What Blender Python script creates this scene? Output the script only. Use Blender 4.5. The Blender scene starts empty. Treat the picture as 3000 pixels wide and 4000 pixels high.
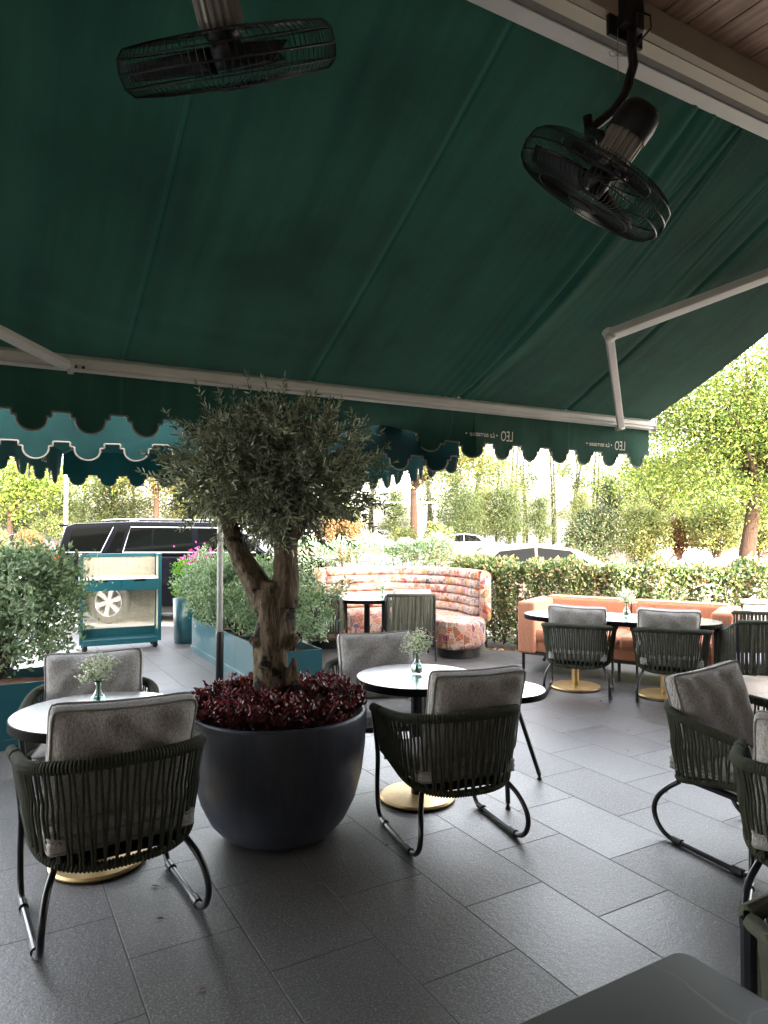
import bpy, bmesh, math, random
import numpy as np
from math import sin, cos, pi, radians, sqrt, atan2, tan, exp
from mathutils import Vector, Matrix, Euler

scene = bpy.context.scene
COL = scene.collection
random.seed(7)
RNG = np.random.default_rng(11)

# ------------------------------------------------------------------ camera, sky, sun, exposure
CAMZ = 1.62
cam_d = bpy.data.cameras.new("camera"); cam = bpy.data.objects.new("camera", cam_d); COL.objects.link(cam)
cam_d.sensor_fit = 'VERTICAL'; cam_d.sensor_height = 24.0; cam_d.lens = 24.0*2740/4000
cam.location = (0, 0, CAMZ); cam.rotation_euler = (radians(90)+0.0224, 0, 0)
cam_d.clip_start = 0.05; cam_d.clip_end = 1500
scene.camera = cam

YAW = 1.0495                                 # the building front runs 60 degrees right of the view
V = Vector((sin(YAW), cos(YAW), 0)); U = Vector((-cos(YAW), sin(YAW), 0))
TH = atan2(V.y, V.x)
SUN_EL = math.atan(0.35); SUNDIR = Vector((-U.x*cos(SUN_EL), -U.y*cos(SUN_EL), sin(SUN_EL)))
world = bpy.data.worlds.new("World"); scene.world = world; world.use_nodes = True
wn = world.node_tree.nodes; wl = world.node_tree.links
bg = wn['Background']; sky = wn.new('ShaderNodeTexSky'); sky.sky_type = 'NISHITA'; sky.sun_disc = False
sky.sun_elevation = SUN_EL; sky.sun_rotation = atan2(SUNDIR.x, SUNDIR.y); sky.air_density = 1.0; sky.dust_density = 3.0
wb = wn.new('ShaderNodeMix'); wb.data_type = 'RGBA'; wb.blend_type = 'MULTIPLY'; wb.inputs[0].default_value = 1.0; wb.inputs[7].default_value = (1.0, 0.915, 0.82, 1)
hs = wn.new('ShaderNodeHueSaturation'); hs.inputs['Saturation'].default_value = 0.5; wl.new(sky.outputs[0], hs.inputs['Color']); wl.new(hs.outputs[0], wb.inputs[6]); wl.new(wb.outputs[2], bg.inputs[0]); bg.inputs[1].default_value = 0.15
sun_d = bpy.data.lights.new("sun", 'SUN'); sun = bpy.data.objects.new("sun", sun_d); COL.objects.link(sun)
sun_d.energy = 2.0; sun_d.angle = radians(0.5); sun_d.color = (1.0, 0.95, 0.86)
sun.rotation_euler = SUNDIR.to_track_quat('Z', 'Y').to_euler()
scene.view_settings.view_transform = 'Standard'; scene.view_settings.look = 'None'
scene.view_settings.exposure = 4.5; scene.view_settings.gamma = 1.0
scene.cycles.max_bounces = 8; scene.cycles.transparent_max_bounces = 12
scene.cycles.use_denoising = True

# ------------------------------------------------------------------ helpers
def uv(u, v, z=0.0): return U*u + V*v + Vector((0, 0, z))

def tag(o, label=None, cat=None, group=None, kind=None):
    if label: o['label'] = label
    if cat: o['category'] = cat
    if group: o['group'] = group
    if kind: o['kind'] = kind
    return o

def thing(name, label, cat, loc=(0, 0, 0), rz=0.0, group=None):
    o = bpy.data.objects.new(name, None); COL.objects.link(o)
    o.empty_display_size = 0.1
    o.location = loc; o.rotation_euler = (0, 0, rz)
    return tag(o, label, cat, group)

def dup(root, loc, rz, label=None, group=None, scale=None):
    r = root.copy(); COL.objects.link(r); r.location = loc; r.rotation_euler = (0, 0, rz)
    if scale: r.scale = (scale,)*3
    if label: r['label'] = label
    if group: r['group'] = group
    for ch in list(root.children):
        c = ch.copy(); COL.objects.link(c); c.parent = r
        for g in ch.children:
            d = g.copy(); COL.objects.link(d); d.parent = c
    return r

class MB:
    def __init__(s): s.v = []; s.f = []
    def add(s, vs, fs):
        n = len(s.v); s.v += [tuple(p) for p in vs]; s.f += [tuple(i+n for i in f) for f in fs]; return s
    def box(s, c, d, M=None, bev=0.0):
        x, y, z = d[0]/2, d[1]/2, d[2]/2
        if bev <= 0:
            vs = [Vector((sx*x, sy*y, sz*z)) for sx in (-1, 1) for sy in (-1, 1) for sz in (-1, 1)]
            fs = [(0, 1, 3, 2), (4, 6, 7, 5), (0, 4, 5, 1), (2, 3, 7, 6), (0, 2, 6, 4), (1, 5, 7, 3)]
        else:
            bm = bmesh.new(); bmesh.ops.create_cube(bm, size=1.0)
            for v in bm.verts: v.co = Vector((v.co.x*d[0], v.co.y*d[1], v.co.z*d[2]))
            bmesh.ops.bevel(bm, geom=bm.edges[:], offset=bev, segments=2, profile=0.6, affect='EDGES')
            bm.verts.index_update(); vs = [v.co.copy() for v in bm.verts]; fs = [[v.index for v in f.verts] for f in bm.faces]; bm.free()
        if M is not None: vs = [M @ p for p in vs]
        c = Vector(c); return s.add([p+c for p in vs], fs)
    def tube(s, path, r, n=8, closed=False, cap=True, flat=1.0):
        P = [Vector(p) for p in path]; m = len(P)
        R = r if hasattr(r, '__len__') else [r]*m
        up = Vector((0, 0, 1)); vs = []; fs = []; prev = None
        for i in range(m):
            if closed: t = P[(i+1) % m]-P[i-1]
            else: t = P[min(i+1, m-1)]-P[max(i-1, 0)]
            if t.length < 1e-9: t = Vector((0, 0, 1))
            t.normalize()
            if prev is None:
                a = t.cross(up)
                if a.length < 0.1: a = t.cross(Vector((1, 0, 0)))
            else: a = prev - t*prev.dot(t)
            a.normalize(); b = t.cross(a); prev = a
            for k in range(n):
                q = 2*pi*k/n; vs.append(P[i]+a*(R[i]*cos(q))+b*(R[i]*sin(q)*flat))
        for i in range(m-1 if not closed else m):
            j = (i+1) % m
            for k in range(n): fs.append((i*n+k, i*n+(k+1) % n, j*n+(k+1) % n, j*n+k))
        if cap and not closed:
            fs.append(tuple(range(n-1, -1, -1))); fs.append(tuple((m-1)*n+k for k in range(n)))
        return s.add(vs, fs)
    def lathe(s, prof, n=32, c=(0, 0, 0), M=None):
        vs = []; fs = []; m = len(prof)
        for (r, z) in prof:
            for k in range(n):
                q = 2*pi*k/n; p = Vector((r*cos(q), r*sin(q), z))
                if M is not None: p = M @ p
                vs.append(p+Vector(c))
        for i in range(m-1):
            for k in range(n): fs.append((i*n+k, i*n+(k+1) % n, (i+1)*n+(k+1) % n, (i+1)*n+k))
        return s.add(vs, fs)
    def prism(s, poly, y0, y1, wf=None):
        # poly of (x,z) extruded along y
        n = len(poly); vs = []
        for y in (y0, y1):
            for (x, z) in poly: vs.append(Vector((x, y*(wf(z) if wf else 1), z)))
        fs = [tuple(range(n)), tuple(range(2*n-1, n-1, -1))]
        for i in range(n): fs.append((i, i+n, (i+1) % n+n, (i+1) % n))
        return s.add(vs, fs)
    def build(s, name, mat, parent=None, smooth=False, bevel=0.0, fix=True, weighted=False):
        me = bpy.data.meshes.new(name); me.from_pydata(s.v, [], s.f)
        if fix:
            bm = bmesh.new(); bm.from_mesh(me); bmesh.ops.recalc_face_normals(bm, faces=bm.faces[:]); bm.to_mesh(me); bm.free()
        o = link(name, me, mat, parent, smooth)
        if bevel > 0 or (smooth and weighted):
            pass
        if bevel > 0:
            b = o.modifiers.new('bevel', 'BEVEL'); b.width = bevel; b.segments = 2; b.limit_method = 'ANGLE'; b.angle_limit = radians(40)
        if smooth and (bevel > 0 or weighted): w = o.modifiers.new('normals', 'WEIGHTED_NORMAL'); w.keep_sharp = True; w.weight = 100
        return o

def link(name, me, mat, parent=None, smooth=False):
    me.materials.append(mat)
    if smooth: me.polygons.foreach_set('use_smooth', [True]*len(me.polygons))
    o = bpy.data.objects.new(name, me); COL.objects.link(o)
    if parent is not None: o.parent = parent
    return o

def np_mesh(name, verts, quads, mat, parent=None, smooth=False):
    verts = np.asarray(verts, dtype=np.float32); quads = np.asarray(quads, dtype=np.int32)
    me = bpy.data.meshes.new(name); nf = len(quads); k = quads.shape[1]
    me.vertices.add(len(verts)); me.vertices.foreach_set('co', verts.ravel())
    me.loops.add(nf*k); me.loops.foreach_set('vertex_index', quads.ravel())
    me.polygons.add(nf); me.polygons.foreach_set('loop_start', np.arange(0, nf*k, k, dtype=np.int32))
    me.polygons.foreach_set('loop_total', np.full(nf, k, dtype=np.int32))
    me.update(calc_edges=True); me.validate()
    return link(name, me, mat, parent, smooth)

def unit(a): return a/np.maximum(np.linalg.norm(a, axis=1, keepdims=True), 1e-9)

def leaves(name, pos, dirs, length, width, mat, parent=None, fold=0.25, rng=RNG, detail=True, roll=None):
    """pos Nx3 leaf bases, dirs Nx3 leaf directions; each leaf is a small folded, pointed blade"""
    n = len(pos); dirs = unit(dirs)
    L = np.broadcast_to(length, n)[:, None]; W = np.broadcast_to(width, n)[:, None]
    r = rng.normal(size=(n, 3)) if roll is None else roll + 0.5*rng.normal(size=(n, 3))
    nrm = unit(r - dirs*np.sum(r*dirs, 1, keepdims=True)); side = np.cross(dirs, nrm)
    if detail:
        b = pos; t = pos+dirs*L - nrm*L*0.12
        m1 = pos+dirs*L*0.32+nrm*L*0.03; m2 = pos+dirs*L*0.68
        vs = np.stack([b, m1+side*W*.46+nrm*W*fold, m2+side*W*.36+nrm*W*fold*.8, t, m2-side*W*.36+nrm*W*fold*.8, m1-side*W*.46+nrm*W*fold], 1).reshape(-1, 3)
        q = np.array([[0, 1, 2, 3], [0, 3, 4, 5]])
        quads = (np.arange(n)[:, None, None]*6+q[None]).reshape(-1, 4)
    else:
        vs = np.stack([pos, pos+dirs*L*.5+side*W*.5, pos+dirs*L, pos+dirs*L*.5-side*W*.5], 1).reshape(-1, 3)
        quads = (np.arange(n)[:, None]*4+np.arange(4)[None])
    return np_mesh(name, vs, quads, mat, parent)

# ------------------------------------------------------------------ materials
def nt(name):
    m = bpy.data.materials.new(name); m.use_nodes = True
    n = m.node_tree.nodes; return m, n, m.node_tree.links, n['Principled BSDF']

def mix(n, l, fac, a, b, mode='MIX'):
    x = n.new('ShaderNodeMix'); x.data_type = 'RGBA'; x.blend_type = mode
    for sock, val in ((x.inputs[0], fac), (x.inputs[6], a), (x.inputs[7], b)):
        if hasattr(val, 'is_output'): l.new(val, sock)
        elif isinstance(val, (int, float)): sock.default_value = val
        else: sock.default_value = (*val, 1)
    return x.outputs[2]

def coord(n, kind='Object'): return n.new('ShaderNodeTexCoord').outputs[kind]

def noise(n, l, vec, scale, detail=4, rough=0.55, dist=0.0):
    t = n.new('ShaderNodeTexNoise'); t.inputs['Scale'].default_value = scale; t.inputs['Detail'].default_value = detail
    t.inputs['Roughness'].default_value = rough; t.inputs['Distortion'].default_value = dist
    l.new(vec, t.inputs['Vector']); return t.outputs['Fac']

def ramp(n, l, fac, stops):
    r = n.new('ShaderNodeValToRGB'); l.new(fac, r.inputs[0]); e = r.color_ramp.elements
    while len(e) < len(stops): e.new(0.5)
    for i, (p, c) in enumerate(stops): e[i].position = p; e[i].color = (*c, 1) if len(c) == 3 else c
    return r.outputs[0]

def bump(n, l, b, height, strength=0.3, dist=0.01):
    x = n.new('ShaderNodeBump'); x.inputs['Strength'].default_value = strength; x.inputs['Distance'].default_value = dist
    l.new(height, x.inputs['Height']); l.new(x.outputs[0], b.inputs['Normal'])

def simple(name, col, rough=0.5, metal=0.0, var=0.15, nscale=8.0, bmp=0.0, bscale=60.0, coat=0.0, spec=0.5):
    m, n, l, b = nt(name); c = coord(n)
    f = noise(n, l, c, nscale)
    dark = tuple(x*(1-var) for x in col); lite = tuple(min(1, x*(1+var)) for x in col)
    l.new(ramp(n, l, f, [(0.3, dark), (0.7, lite)]), b.inputs['Base Color'])
    b.inputs['Roughness'].default_value = rough; b.inputs['Metallic'].default_value = metal
    b.inputs['Coat Weight'].default_value = coat; b.inputs['Specular IOR Level'].default_value = spec
    if bmp > 0: bump(n, l, b, noise(n, l, c, bscale, 6), bmp, 0.01)
    return m

def leaf_mat(name, cols, rough=0.5, trans=0.35, gloss=0.35):
    m, n, l, b = nt(name); g = n.new('ShaderNodeNewGeometry')
    c = ramp(n, l, g.outputs['Random Per Island'], [(i/(len(cols)-1), cc) for i, cc in enumerate(cols)])
    l.new(c, b.inputs['Base Color']); b.inputs['Roughness'].default_value = rough; b.inputs['Specular IOR Level'].default_value = gloss
    tr = n.new('ShaderNodeBsdfTranslucent'); l.new(mix(n, l, 1.0, c, (1.0, 1.0, 0.45), 'MULTIPLY'), tr.inputs[0])
    ms = n.new('ShaderNodeMixShader'); ms.inputs[0].default_value = trans
    l.new(b.outputs[0], ms.inputs[1]); l.new(tr.outputs[0], ms.inputs[2]); l.new(ms.outputs[0], n['Material Output'].inputs[0])
    return m

def cloth_mat(name, col, trans=0.3, weave=900, tint=(1, 1, 1), streak=None):
    m, n, l, b = nt(name); c = coord(n)
    f = noise(n, l, c, 1.3, 5, 0.6)
    d = tuple(x*0.66 for x in col); e = tuple(x*1.30 for x in col)
    cc = ramp(n, l, f, [(0.3, d), (0.72, e)])
    if streak:
        sx = n.new('ShaderNodeSeparateXYZ'); l.new(c, sx.inputs[0]); ma = n.new('ShaderNodeMath'); ma.operation = 'MULTIPLY_ADD'; l.new(sx.outputs[0], ma.inputs[0]); ma.inputs[1].default_value = 1/1.2; ma.inputs[2].default_value = 10.5-0.71/1.2
        fr = n.new('ShaderNodeMath'); fr.operation = 'FRACT'; l.new(ma.outputs[0], fr.inputs[0])
        seam = ramp(n, l, fr.outputs[0], [(0.484, (1, 1, 1)), (0.487, (0.45, 0.45, 0.45)), (0.490, (1.5, 1.5, 1.5)), (0.508, (1.45, 1.45, 1.45)), (0.512, (0.45, 0.45, 0.45)), (0.516, (1, 1, 1))])
        cc = mix(n, l, 0.8, cc, seam, 'MULTIPLY')
        mp2 = n.new('ShaderNodeMapping'); l.new(c, mp2.inputs[0]); mp2.inputs['Scale'].default_value = (5, 0.35, 0.35)
        cc = mix(n, l, 0.7, cc, ramp(n, l, noise(n, l, mp2.outputs[0], 1.2, 5, 0.65), [(0.35, (0.72, 0.74, 0.76)), (0.68, (1.35, 1.3, 1.25))]), 'MULTIPLY')
    l.new(cc, b.inputs['Base Color']); b.inputs['Roughness'].default_value = 0.85; b.inputs['Specular IOR Level'].default_value = 0.15
    b.inputs['Sheen Weight'].default_value = 0.08
    mp = n.new('ShaderNodeMapping'); l.new(c, mp.inputs[0]); mp.inputs['Scale'].default_value = streak or (1, 1, 1)
    fine = noise(n, l, c, weave, 2); mid = noise(n, l, mp.outputs[0], 9, 5)
    a = n.new('ShaderNodeMath'); a.operation = 'MULTIPLY_ADD'; l.new(mid, a.inputs[0]); a.inputs[1].default_value = 1.6; l.new(fine, a.inputs[2])
    bump(n, l, b, a.outputs[0], 0.42, 0.014)
    tr = n.new('ShaderNodeBsdfTranslucent'); l.new(mix(n, l, 1.0, cc, tint, 'MULTIPLY'), tr.inputs[0])
    ms = n.new('ShaderNodeMixShader'); ms.inputs[0].default_value = trans
    l.new(b.outputs[0], ms.inputs[1]); l.new(tr.outputs[0], ms.inputs[2]); l.new(ms.outputs[0], n['Material Output'].inputs[0])
    return m

def tile_mat():
    m, n, l, b = nt('granite_tiles'); c = coord(n)
    sp = n.new('ShaderNodeSeparateXYZ'); l.new(c, sp.inputs[0]); cb = n.new('ShaderNodeCombineXYZ')
    a1 = n.new('ShaderNodeMath'); a1.operation = 'ADD'; a1.inputs[1].default_value = -2.793-0.5*0.6734; l.new(sp.outputs[1], a1.inputs[0])
    a2 = n.new('ShaderNodeMath'); a2.operation = 'ADD'; a2.inputs[1].default_value = -2.2445; l.new(sp.outputs[0], a2.inputs[0])
    l.new(a1.outputs[0], cb.inputs[0]); l.new(a2.outputs[0], cb.inputs[1])
    def brick(mort, smooth):
        br = n.new('ShaderNodeTexBrick'); l.new(cb.outputs[0], br.inputs['Vector']); br.offset = 0.5; br.offset_frequency = 2; br.squash = 1.0
        br.inputs['Scale'].default_value = 1.0; br.inputs['Brick Width'].default_value = 0.6734; br.inputs['Row Height'].default_value = 0.4368
        br.inputs['Mortar Size'].default_value = mort; br.inputs['Mortar Smooth'].default_value = smooth
        br.inputs['Color1'].default_value = (0.7, 0.7, 0.7, 1); br.inputs['Color2'].default_value = (1.15, 1.15, 1.15, 1); br.inputs['Mortar'].default_value = (.5, .5, .5, 1)
        return br
    br = brick(0.0034, 0.1)
    fine = noise(n, l, c, 110, 4, 0.75); mid = noise(n, l, c, 34, 5, 0.7); big = noise(n, l, c, 1.1, 4, 0.6)
    base = ramp(n, l, fine, [(0.34, (0.009, 0.0082, 0.0080)), (0.52, (0.050, 0.046, 0.044)), (0.70, (0.26, 0.245, 0.235))])
    base = mix(n, l, 0.55, base, ramp(n, l, mid, [(0.35, (0.5, 0.5, 0.5)), (0.65, (1.45, 1.45, 1.45))]), 'MULTIPLY')
    base = mix(n, l, 0.9, base, br.outputs['Color'], 'MULTIPLY')
    base = mix(n, l, 0.5, base, ramp(n, l, big, [(0.35, (0.8, 0.8, 0.82)), (0.65, (1.15, 1.14, 1.1))]), 'MULTIPLY')
    st_ = noise(n, l, c, 2.6, 6, 0.7, 0.8); base = mix(n, l, ramp(n, l, st_, [(0.56, (0, 0, 0)), (0.70, (0.5, 0.5, 0.5))]), base, (0.085, 0.080, 0.072))
    base = mix(n, l, br.outputs['Fac'], base, (0.006, 0.006, 0.006))
    l.new(base, b.inputs['Base Color'])
    rr = n.new('ShaderNodeMapRange'); l.new(big, rr.inputs[0]); rr.inputs[3].default_value = 0.36; rr.inputs[4].default_value = 0.58
    r2 = n.new('ShaderNodeMath'); r2.operation = 'ADD'; l.new(rr.outputs[0], r2.inputs[0]); m2 = n.new('ShaderNodeMath'); m2.operation = 'MULTIPLY'
    l.new(br.outputs['Fac'], m2.inputs[0]); m2.inputs[1].default_value = 0.5; l.new(m2.outputs[0], r2.inputs[1]); tv = n.new('ShaderNodeMath'); tv.operation = 'MULTIPLY_ADD'; l.new(br.outputs['Color'], tv.inputs[0]); tv.inputs[1].default_value = 0.30; tv.inputs[2].default_value = -0.27; t3 = n.new('ShaderNodeMath'); t3.operation = 'ADD'; l.new(tv.outputs[0], t3.inputs[0]); l.new(r2.outputs[0], t3.inputs[1]); l.new(t3.outputs[0], b.inputs['Roughness'])
    b.inputs['Specular IOR Level'].default_value = 0.5; b.inputs['IOR'].default_value = 2.0
    br2 = brick(0.004, 0.3); h = n.new('ShaderNodeMath'); h.operation = 'MULTIPLY_ADD'; l.new(br2.outputs['Fac'], h.inputs[0]); h.inputs[1].default_value = -1.2
    h2 = n.new('ShaderNodeMath'); h2.operation = 'MULTIPLY_ADD'; l.new(fine, h2.inputs[0]); h2.inputs[1].default_value = 0.55; l.new(mid, h2.inputs[2]); l.new(h2.outputs[0], h.inputs[2])
    bump(n, l, b, h.outputs[0], 0.6, 0.005)
    return m

def chenille_mat(name, c1, c2, scale=420):
    m, n, l, b = nt(name); c = coord(n)
    mp = n.new('ShaderNodeMapping'); l.new(c, mp.inputs[0]); mp.inputs['Scale'].default_value = (1.0, 1.0, 0.45)
    f = noise(n, l, mp.outputs[0], scale*0.45, 2, 0.8); w = n.new('ShaderNodeTexWave'); w.inputs['Scale'].default_value = scale/4.2
    w.inputs['Distortion'].default_value = 2.0; w.inputs['Detail'].default_value = 2; w.bands_direction = 'X'; l.new(c, w.inputs['Vector'])
    mx = n.new('ShaderNodeMath'); mx.operation = 'MULTIPLY_ADD'; l.new(w.outputs['Fac'], mx.inputs[0]); mx.inputs[1].default_value = 0.35; l.new(f, mx.inputs[2])
    cc = ramp(n, l, mx.outputs[0], [(0.42, c2), (0.85, c1)])
    big = noise(n, l, c, 6, 4)
    cc = mix(n, l, 0.12, cc, ramp(n, l, big, [(0.3, (0.75, 0.75, 0.75)), (0.7, (1.2, 1.2, 1.2))]), 'MULTIPLY')
    l.new(cc, b.inputs['Base Color']); b.inputs['Roughness'].default_value = 0.95; b.inputs['Specular IOR Level'].default_value = 0.1
    b.inputs['Sheen Weight'].default_value = 0.2
    bump(n, l, b, mx.outputs[0], 0.8, 0.004)
    return m

def floral_mat():
    m, n, l, b = nt('floral_fabric'); c = coord(n)
    nz = n.new('ShaderNodeTexNoise'); nz.inputs['Scale'].default_value = 7; nz.inputs['Detail'].default_value = 2; l.new(c, nz.inputs['Vector'])
    vm = n.new('ShaderNodeVectorMath'); vm.operation = 'MULTIPLY_ADD'; l.new(nz.outputs['Color'], vm.inputs[0]); vm.inputs[1].default_value = (0.16, 0.16, 0.16); l.new(c, vm.inputs[2])
    v1 = n.new('ShaderNodeTexVoronoi'); v1.inputs['Scale'].default_value = 12.5; l.new(vm.outputs[0], v1.inputs['Vector'])
    sc = n.new('ShaderNodeSeparateColor'); l.new(v1.outputs['Color'], sc.inputs[0])
    pal = ramp(n, l, sc.outputs[0], [(0.0, (0.55, 0.07, 0.05)), (0.16, (0.75, 0.27, 0.15)), (0.3, (0.85, 0.74, 0.62)), (0.45, (0.72, 0.40, 0.10)), (0.6, (0.10, 0.12, 0.22)), (0.74, (0.62, 0.15, 0.22)), (0.88, (0.90, 0.84, 0.76))])
    pal2 = ramp(n, l, sc.outputs[1], [(0.0, (0.90, 0.85, 0.78)), (0.35, (0.80, 0.52, 0.18)), (0.6, (0.62, 0.12, 0.09)), (0.8, (0.36, 0.40, 0.52)), (1.0, (0.86, 0.50, 0.42))])
    # feather fans: stripes turning round each cell centre
    dv = n.new('ShaderNodeVectorMath'); dv.operation = 'SUBTRACT'; l.new(vm.outputs[0], dv.inputs[0]); l.new(v1.outputs['Position'], dv.inputs[1])
    s = n.new('ShaderNodeSeparateXYZ'); l.new(dv.outputs[0], s.inputs[0])
    xy = n.new('ShaderNodeMath'); xy.operation = 'ADD'; l.new(s.outputs[0], xy.inputs[0]); l.new(s.outputs[1], xy.inputs[1])
    at = n.new('ShaderNodeMath'); at.operation = 'ARCTAN2'; l.new(s.outputs[2], at.inputs[0]); l.new(xy.outputs[0], at.inputs[1])
    mu = n.new('ShaderNodeMath'); mu.operation = 'MULTIPLY'; l.new(at.outputs[0], mu.inputs[0]); mu.inputs[1].default_value = 13
    si = n.new('ShaderNodeMath'); si.operation = 'SINE'; l.new(mu.outputs[0], si.inputs[0])
    st = ramp(n, l, si.outputs[0], [(0.35, (0, 0, 0)), (0.6, (1, 1, 1))])
    a = mix(n, l, st, pal, pal2)
    # small ringed buds
    v2 = n.new('ShaderNodeTexVoronoi'); v2.inputs['Scale'].default_value = 30; l.new(c, v2.inputs['Vector'])
    dots = ramp(n, l, v2.outputs['Distance'], [(0.0, (0.60, 0.10, 0.08)), (0.26, (0.66, 0.16, 0.12)), (0.34, (0.88, 0.78, 0.62)), (0.52, (0.85, 0.76, 0.62)), (0.6, (0.32, 0.34, 0.38))])
    big = noise(n, l, c, 4.2, 2); bm_ = ramp(n, l, big, [(0.56, (0, 0, 0)), (0.60, (1, 1, 1))])
    a = mix(n, l, bm_, a, dots)
    v3 = n.new('ShaderNodeTexVoronoi'); v3.feature = 'DISTANCE_TO_EDGE'; v3.inputs['Scale'].default_value = 12.5; l.new(vm.outputs[0], v3.inputs['Vector'])
    a = mix(n, l, ramp(n, l, v3.outputs['Distance'], [(0.02, (1, 1, 1)), (0.05, (0, 0, 0))]), a, (0.84, 0.78, 0.68))
    a = mix(n, l, 1.0, a, (0.46, 0.405, 0.40), 'MULTIPLY')
    l.new(a, b.inputs['Base Color']); b.inputs['Roughness'].default_value = 0.85; b.inputs['Specular IOR Level'].default_value = 0.2
    bump(n, l, b, noise(n, l, c, 500, 2), 0.2, 0.003)
    return m

def glass_mat(name, col=(1, 1, 1), rough=0.0, ior=1.45):
    m, n, l, b = nt(name); b.inputs['Base Color'].default_value = (*col, 1); b.inputs['Transmission Weight'].default_value = 1.0
    b.inputs['Roughness'].default_value = rough; b.inputs['IOR'].default_value = ior; return m

def bark_mat(name, c1, c2, scale=(15, 15, 2.6), knots=True):
    m, n, l, b = nt(name); c = coord(n)
    mp = n.new('ShaderNodeMapping'); l.new(c, mp.inputs[0]); mp.inputs['Scale'].default_value = scale
    f = noise(n, l, mp.outputs[0], 4, 8, 0.65, 0.6); cc = ramp(n, l, f, [(0.32, c2), (0.62, c1)])
    if knots:
        k = noise(n, l, c, 7.5, 4, 0.6); cc = mix(n, l, ramp(n, l, k, [(0.54, (0, 0, 0)), (0.62, (1, 1, 1))]), cc, tuple(x*0.18 for x in c2))
    l.new(cc, b.inputs['Base Color']); b.inputs['Roughness'].default_value = 0.9; b.inputs['Specular IOR Level'].default_value = 0.2
    bump(n, l, b, f, 1.0, 0.03); return m

def wood_soffit_mat():
    m, n, l, b = nt('soffit_planks'); c = coord(n)
    mp = n.new('ShaderNodeMapping'); l.new(c, mp.inputs[0]); mp.inputs['Scale'].default_value = (8, 0.9, 1)
    f = noise(n, l, mp.outputs[0], 4, 6, 0.6); cc = ramp(n, l, f, [(0.3, (0.17, 0.085, 0.050)), (0.7, (0.40, 0.23, 0.14))])
    l.new(cc, b.inputs['Base Color']); b.inputs['Roughness'].default_value = 0.5; bump(n, l, b, f, 0.2, 0.004); return m

M = {}
M['tile'] = tile_mat()
M['asphalt'] = simple('asphalt', (0.30, 0.29, 0.275), 0.85, var=0.2, nscale=3, bmp=0.3, bscale=120)
M['mulch'] = simple('red_mulch', (0.34, 0.16, 0.09), 0.95, var=0.45, nscale=26, bmp=0.9, bscale=45)
M['soil'] = simple('planter_soil', (0.20, 0.085, 0.05), 0.95, var=0.5, nscale=60, bmp=1.0, bscale=80)
M['darksoil'] = simple('dark_leaf_litter', (0.05, 0.04, 0.03), 0.95, var=0.6, nscale=30, bmp=1.0, bscale=60)
M['kerb'] = simple('kerb_concrete', (0.55, 0.52, 0.46), 0.8, var=0.12)
M['awn'] = cloth_mat('awning_canvas', (0.013, 0.053, 0.035), trans=0.045, streak=(2.2, 0.5, 1))
M['umb'] = cloth_mat('umbrella_canvas', (0.006, 0.040, 0.041), trans=0.08, tint=(0.8, 1, 1))
M['trim'] = simple('canvas_piping', (0.20, 0.18, 0.155), 0.8)
M['gold'] = simple('printed_lettering', (0.62, 0.56, 0.46), 0.6, var=0.05)
M['alu'] = simple('coated_aluminium', (0.62, 0.59, 0.54), 0.42, 0.0, var=0.10, nscale=3, bmp=0.04, bscale=40)
M['beige'] = simple('beige_beam_paint', (0.34, 0.27, 0.20), 0.6, var=0.12, nscale=2)
M['cream'] = simple('cream_trim_paint', (0.55, 0.48, 0.37), 0.55, var=0.1, nscale=2)
M['soffit'] = wood_soffit_mat()
M['plaster'] = simple('plaster', (0.45, 0.42, 0.38), 0.9, var=0.08, nscale=2, bmp=0.2)
M['black'] = simple('black_powder_coat', (0.012, 0.012, 0.014), 0.38, 0.2, var=0.2)
M['fanblack'] = simple('fan_black', (0.010, 0.010, 0.011), 0.45, 0.3)
M['motor'] = simple('cast_aluminium', (0.26, 0.24, 0.21), 0.45, 0.8, var=0.2)
M['frame'] = simple('chair_tube', (0.016, 0.019, 0.026), 0.30, 0.3, var=0.2, coat=0.3)
M['cap'] = simple('chair_glide_plastic', (0.02, 0.02, 0.022), 0.35)
M['rope'] = simple('olive_rope', (0.040, 0.046, 0.027), 0.8, var=0.22, nscale=30, bmp=0.6, bscale=500)
M['strap'] = simple('olive_strap', (0.038, 0.042, 0.027), 0.75, var=0.18, nscale=20, bmp=0.4, bscale=400)
M['cush'] = chenille_mat('grey_chenille', (0.60, 0.58, 0.56), (0.17, 0.165, 0.165), 330)
M['piping'] = simple('cushion_piping', (0.34, 0.325, 0.31), 0.9, bmp=0.8, bscale=300)
M['cushw'] = chenille_mat('pale_chenille', (0.62, 0.61, 0.63), (0.34, 0.33, 0.35), 520)
M['orange'] = chenille_mat('orange_boucle', (0.62, 0.29, 0.175), (0.34, 0.13, 0.075), 420)
M['opipe'] = simple('orange_piping', (0.45, 0.12, 0.05), 0.9)
M['floral'] = floral_mat()
M['tabletop'] = simple('dark_stone_top', (0.15, 0.152, 0.148), 0.24, var=0.25, nscale=5, spec=1.0)
M['edge'] = simple('table_edge', (0.003, 0.003, 0.004), 0.55, spec=0.06)
M['tabletop'].node_tree.nodes['Principled BSDF'].inputs['IOR'].default_value = 2.3
M['brass'] = simple('brushed_brass', (0.52, 0.36, 0.16), 0.38, 0.75, var=0.15, nscale=14)
M['pot'] = simple('anthracite_planter', (0.030, 0.033, 0.047), 0.42, var=0.14, nscale=3, bmp=0.06, bscale=25)
pm = M['pot'].node_tree; pn, plk = pm.nodes, pm.links; pb_ = pn['Principled BSDF']; pc_ = coord(pn); pmap = pn.new('ShaderNodeMapping'); plk.new(pc_, pmap.inputs[0]); pmap.inputs['Scale'].default_value = (6, 6, 0.8)
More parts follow.
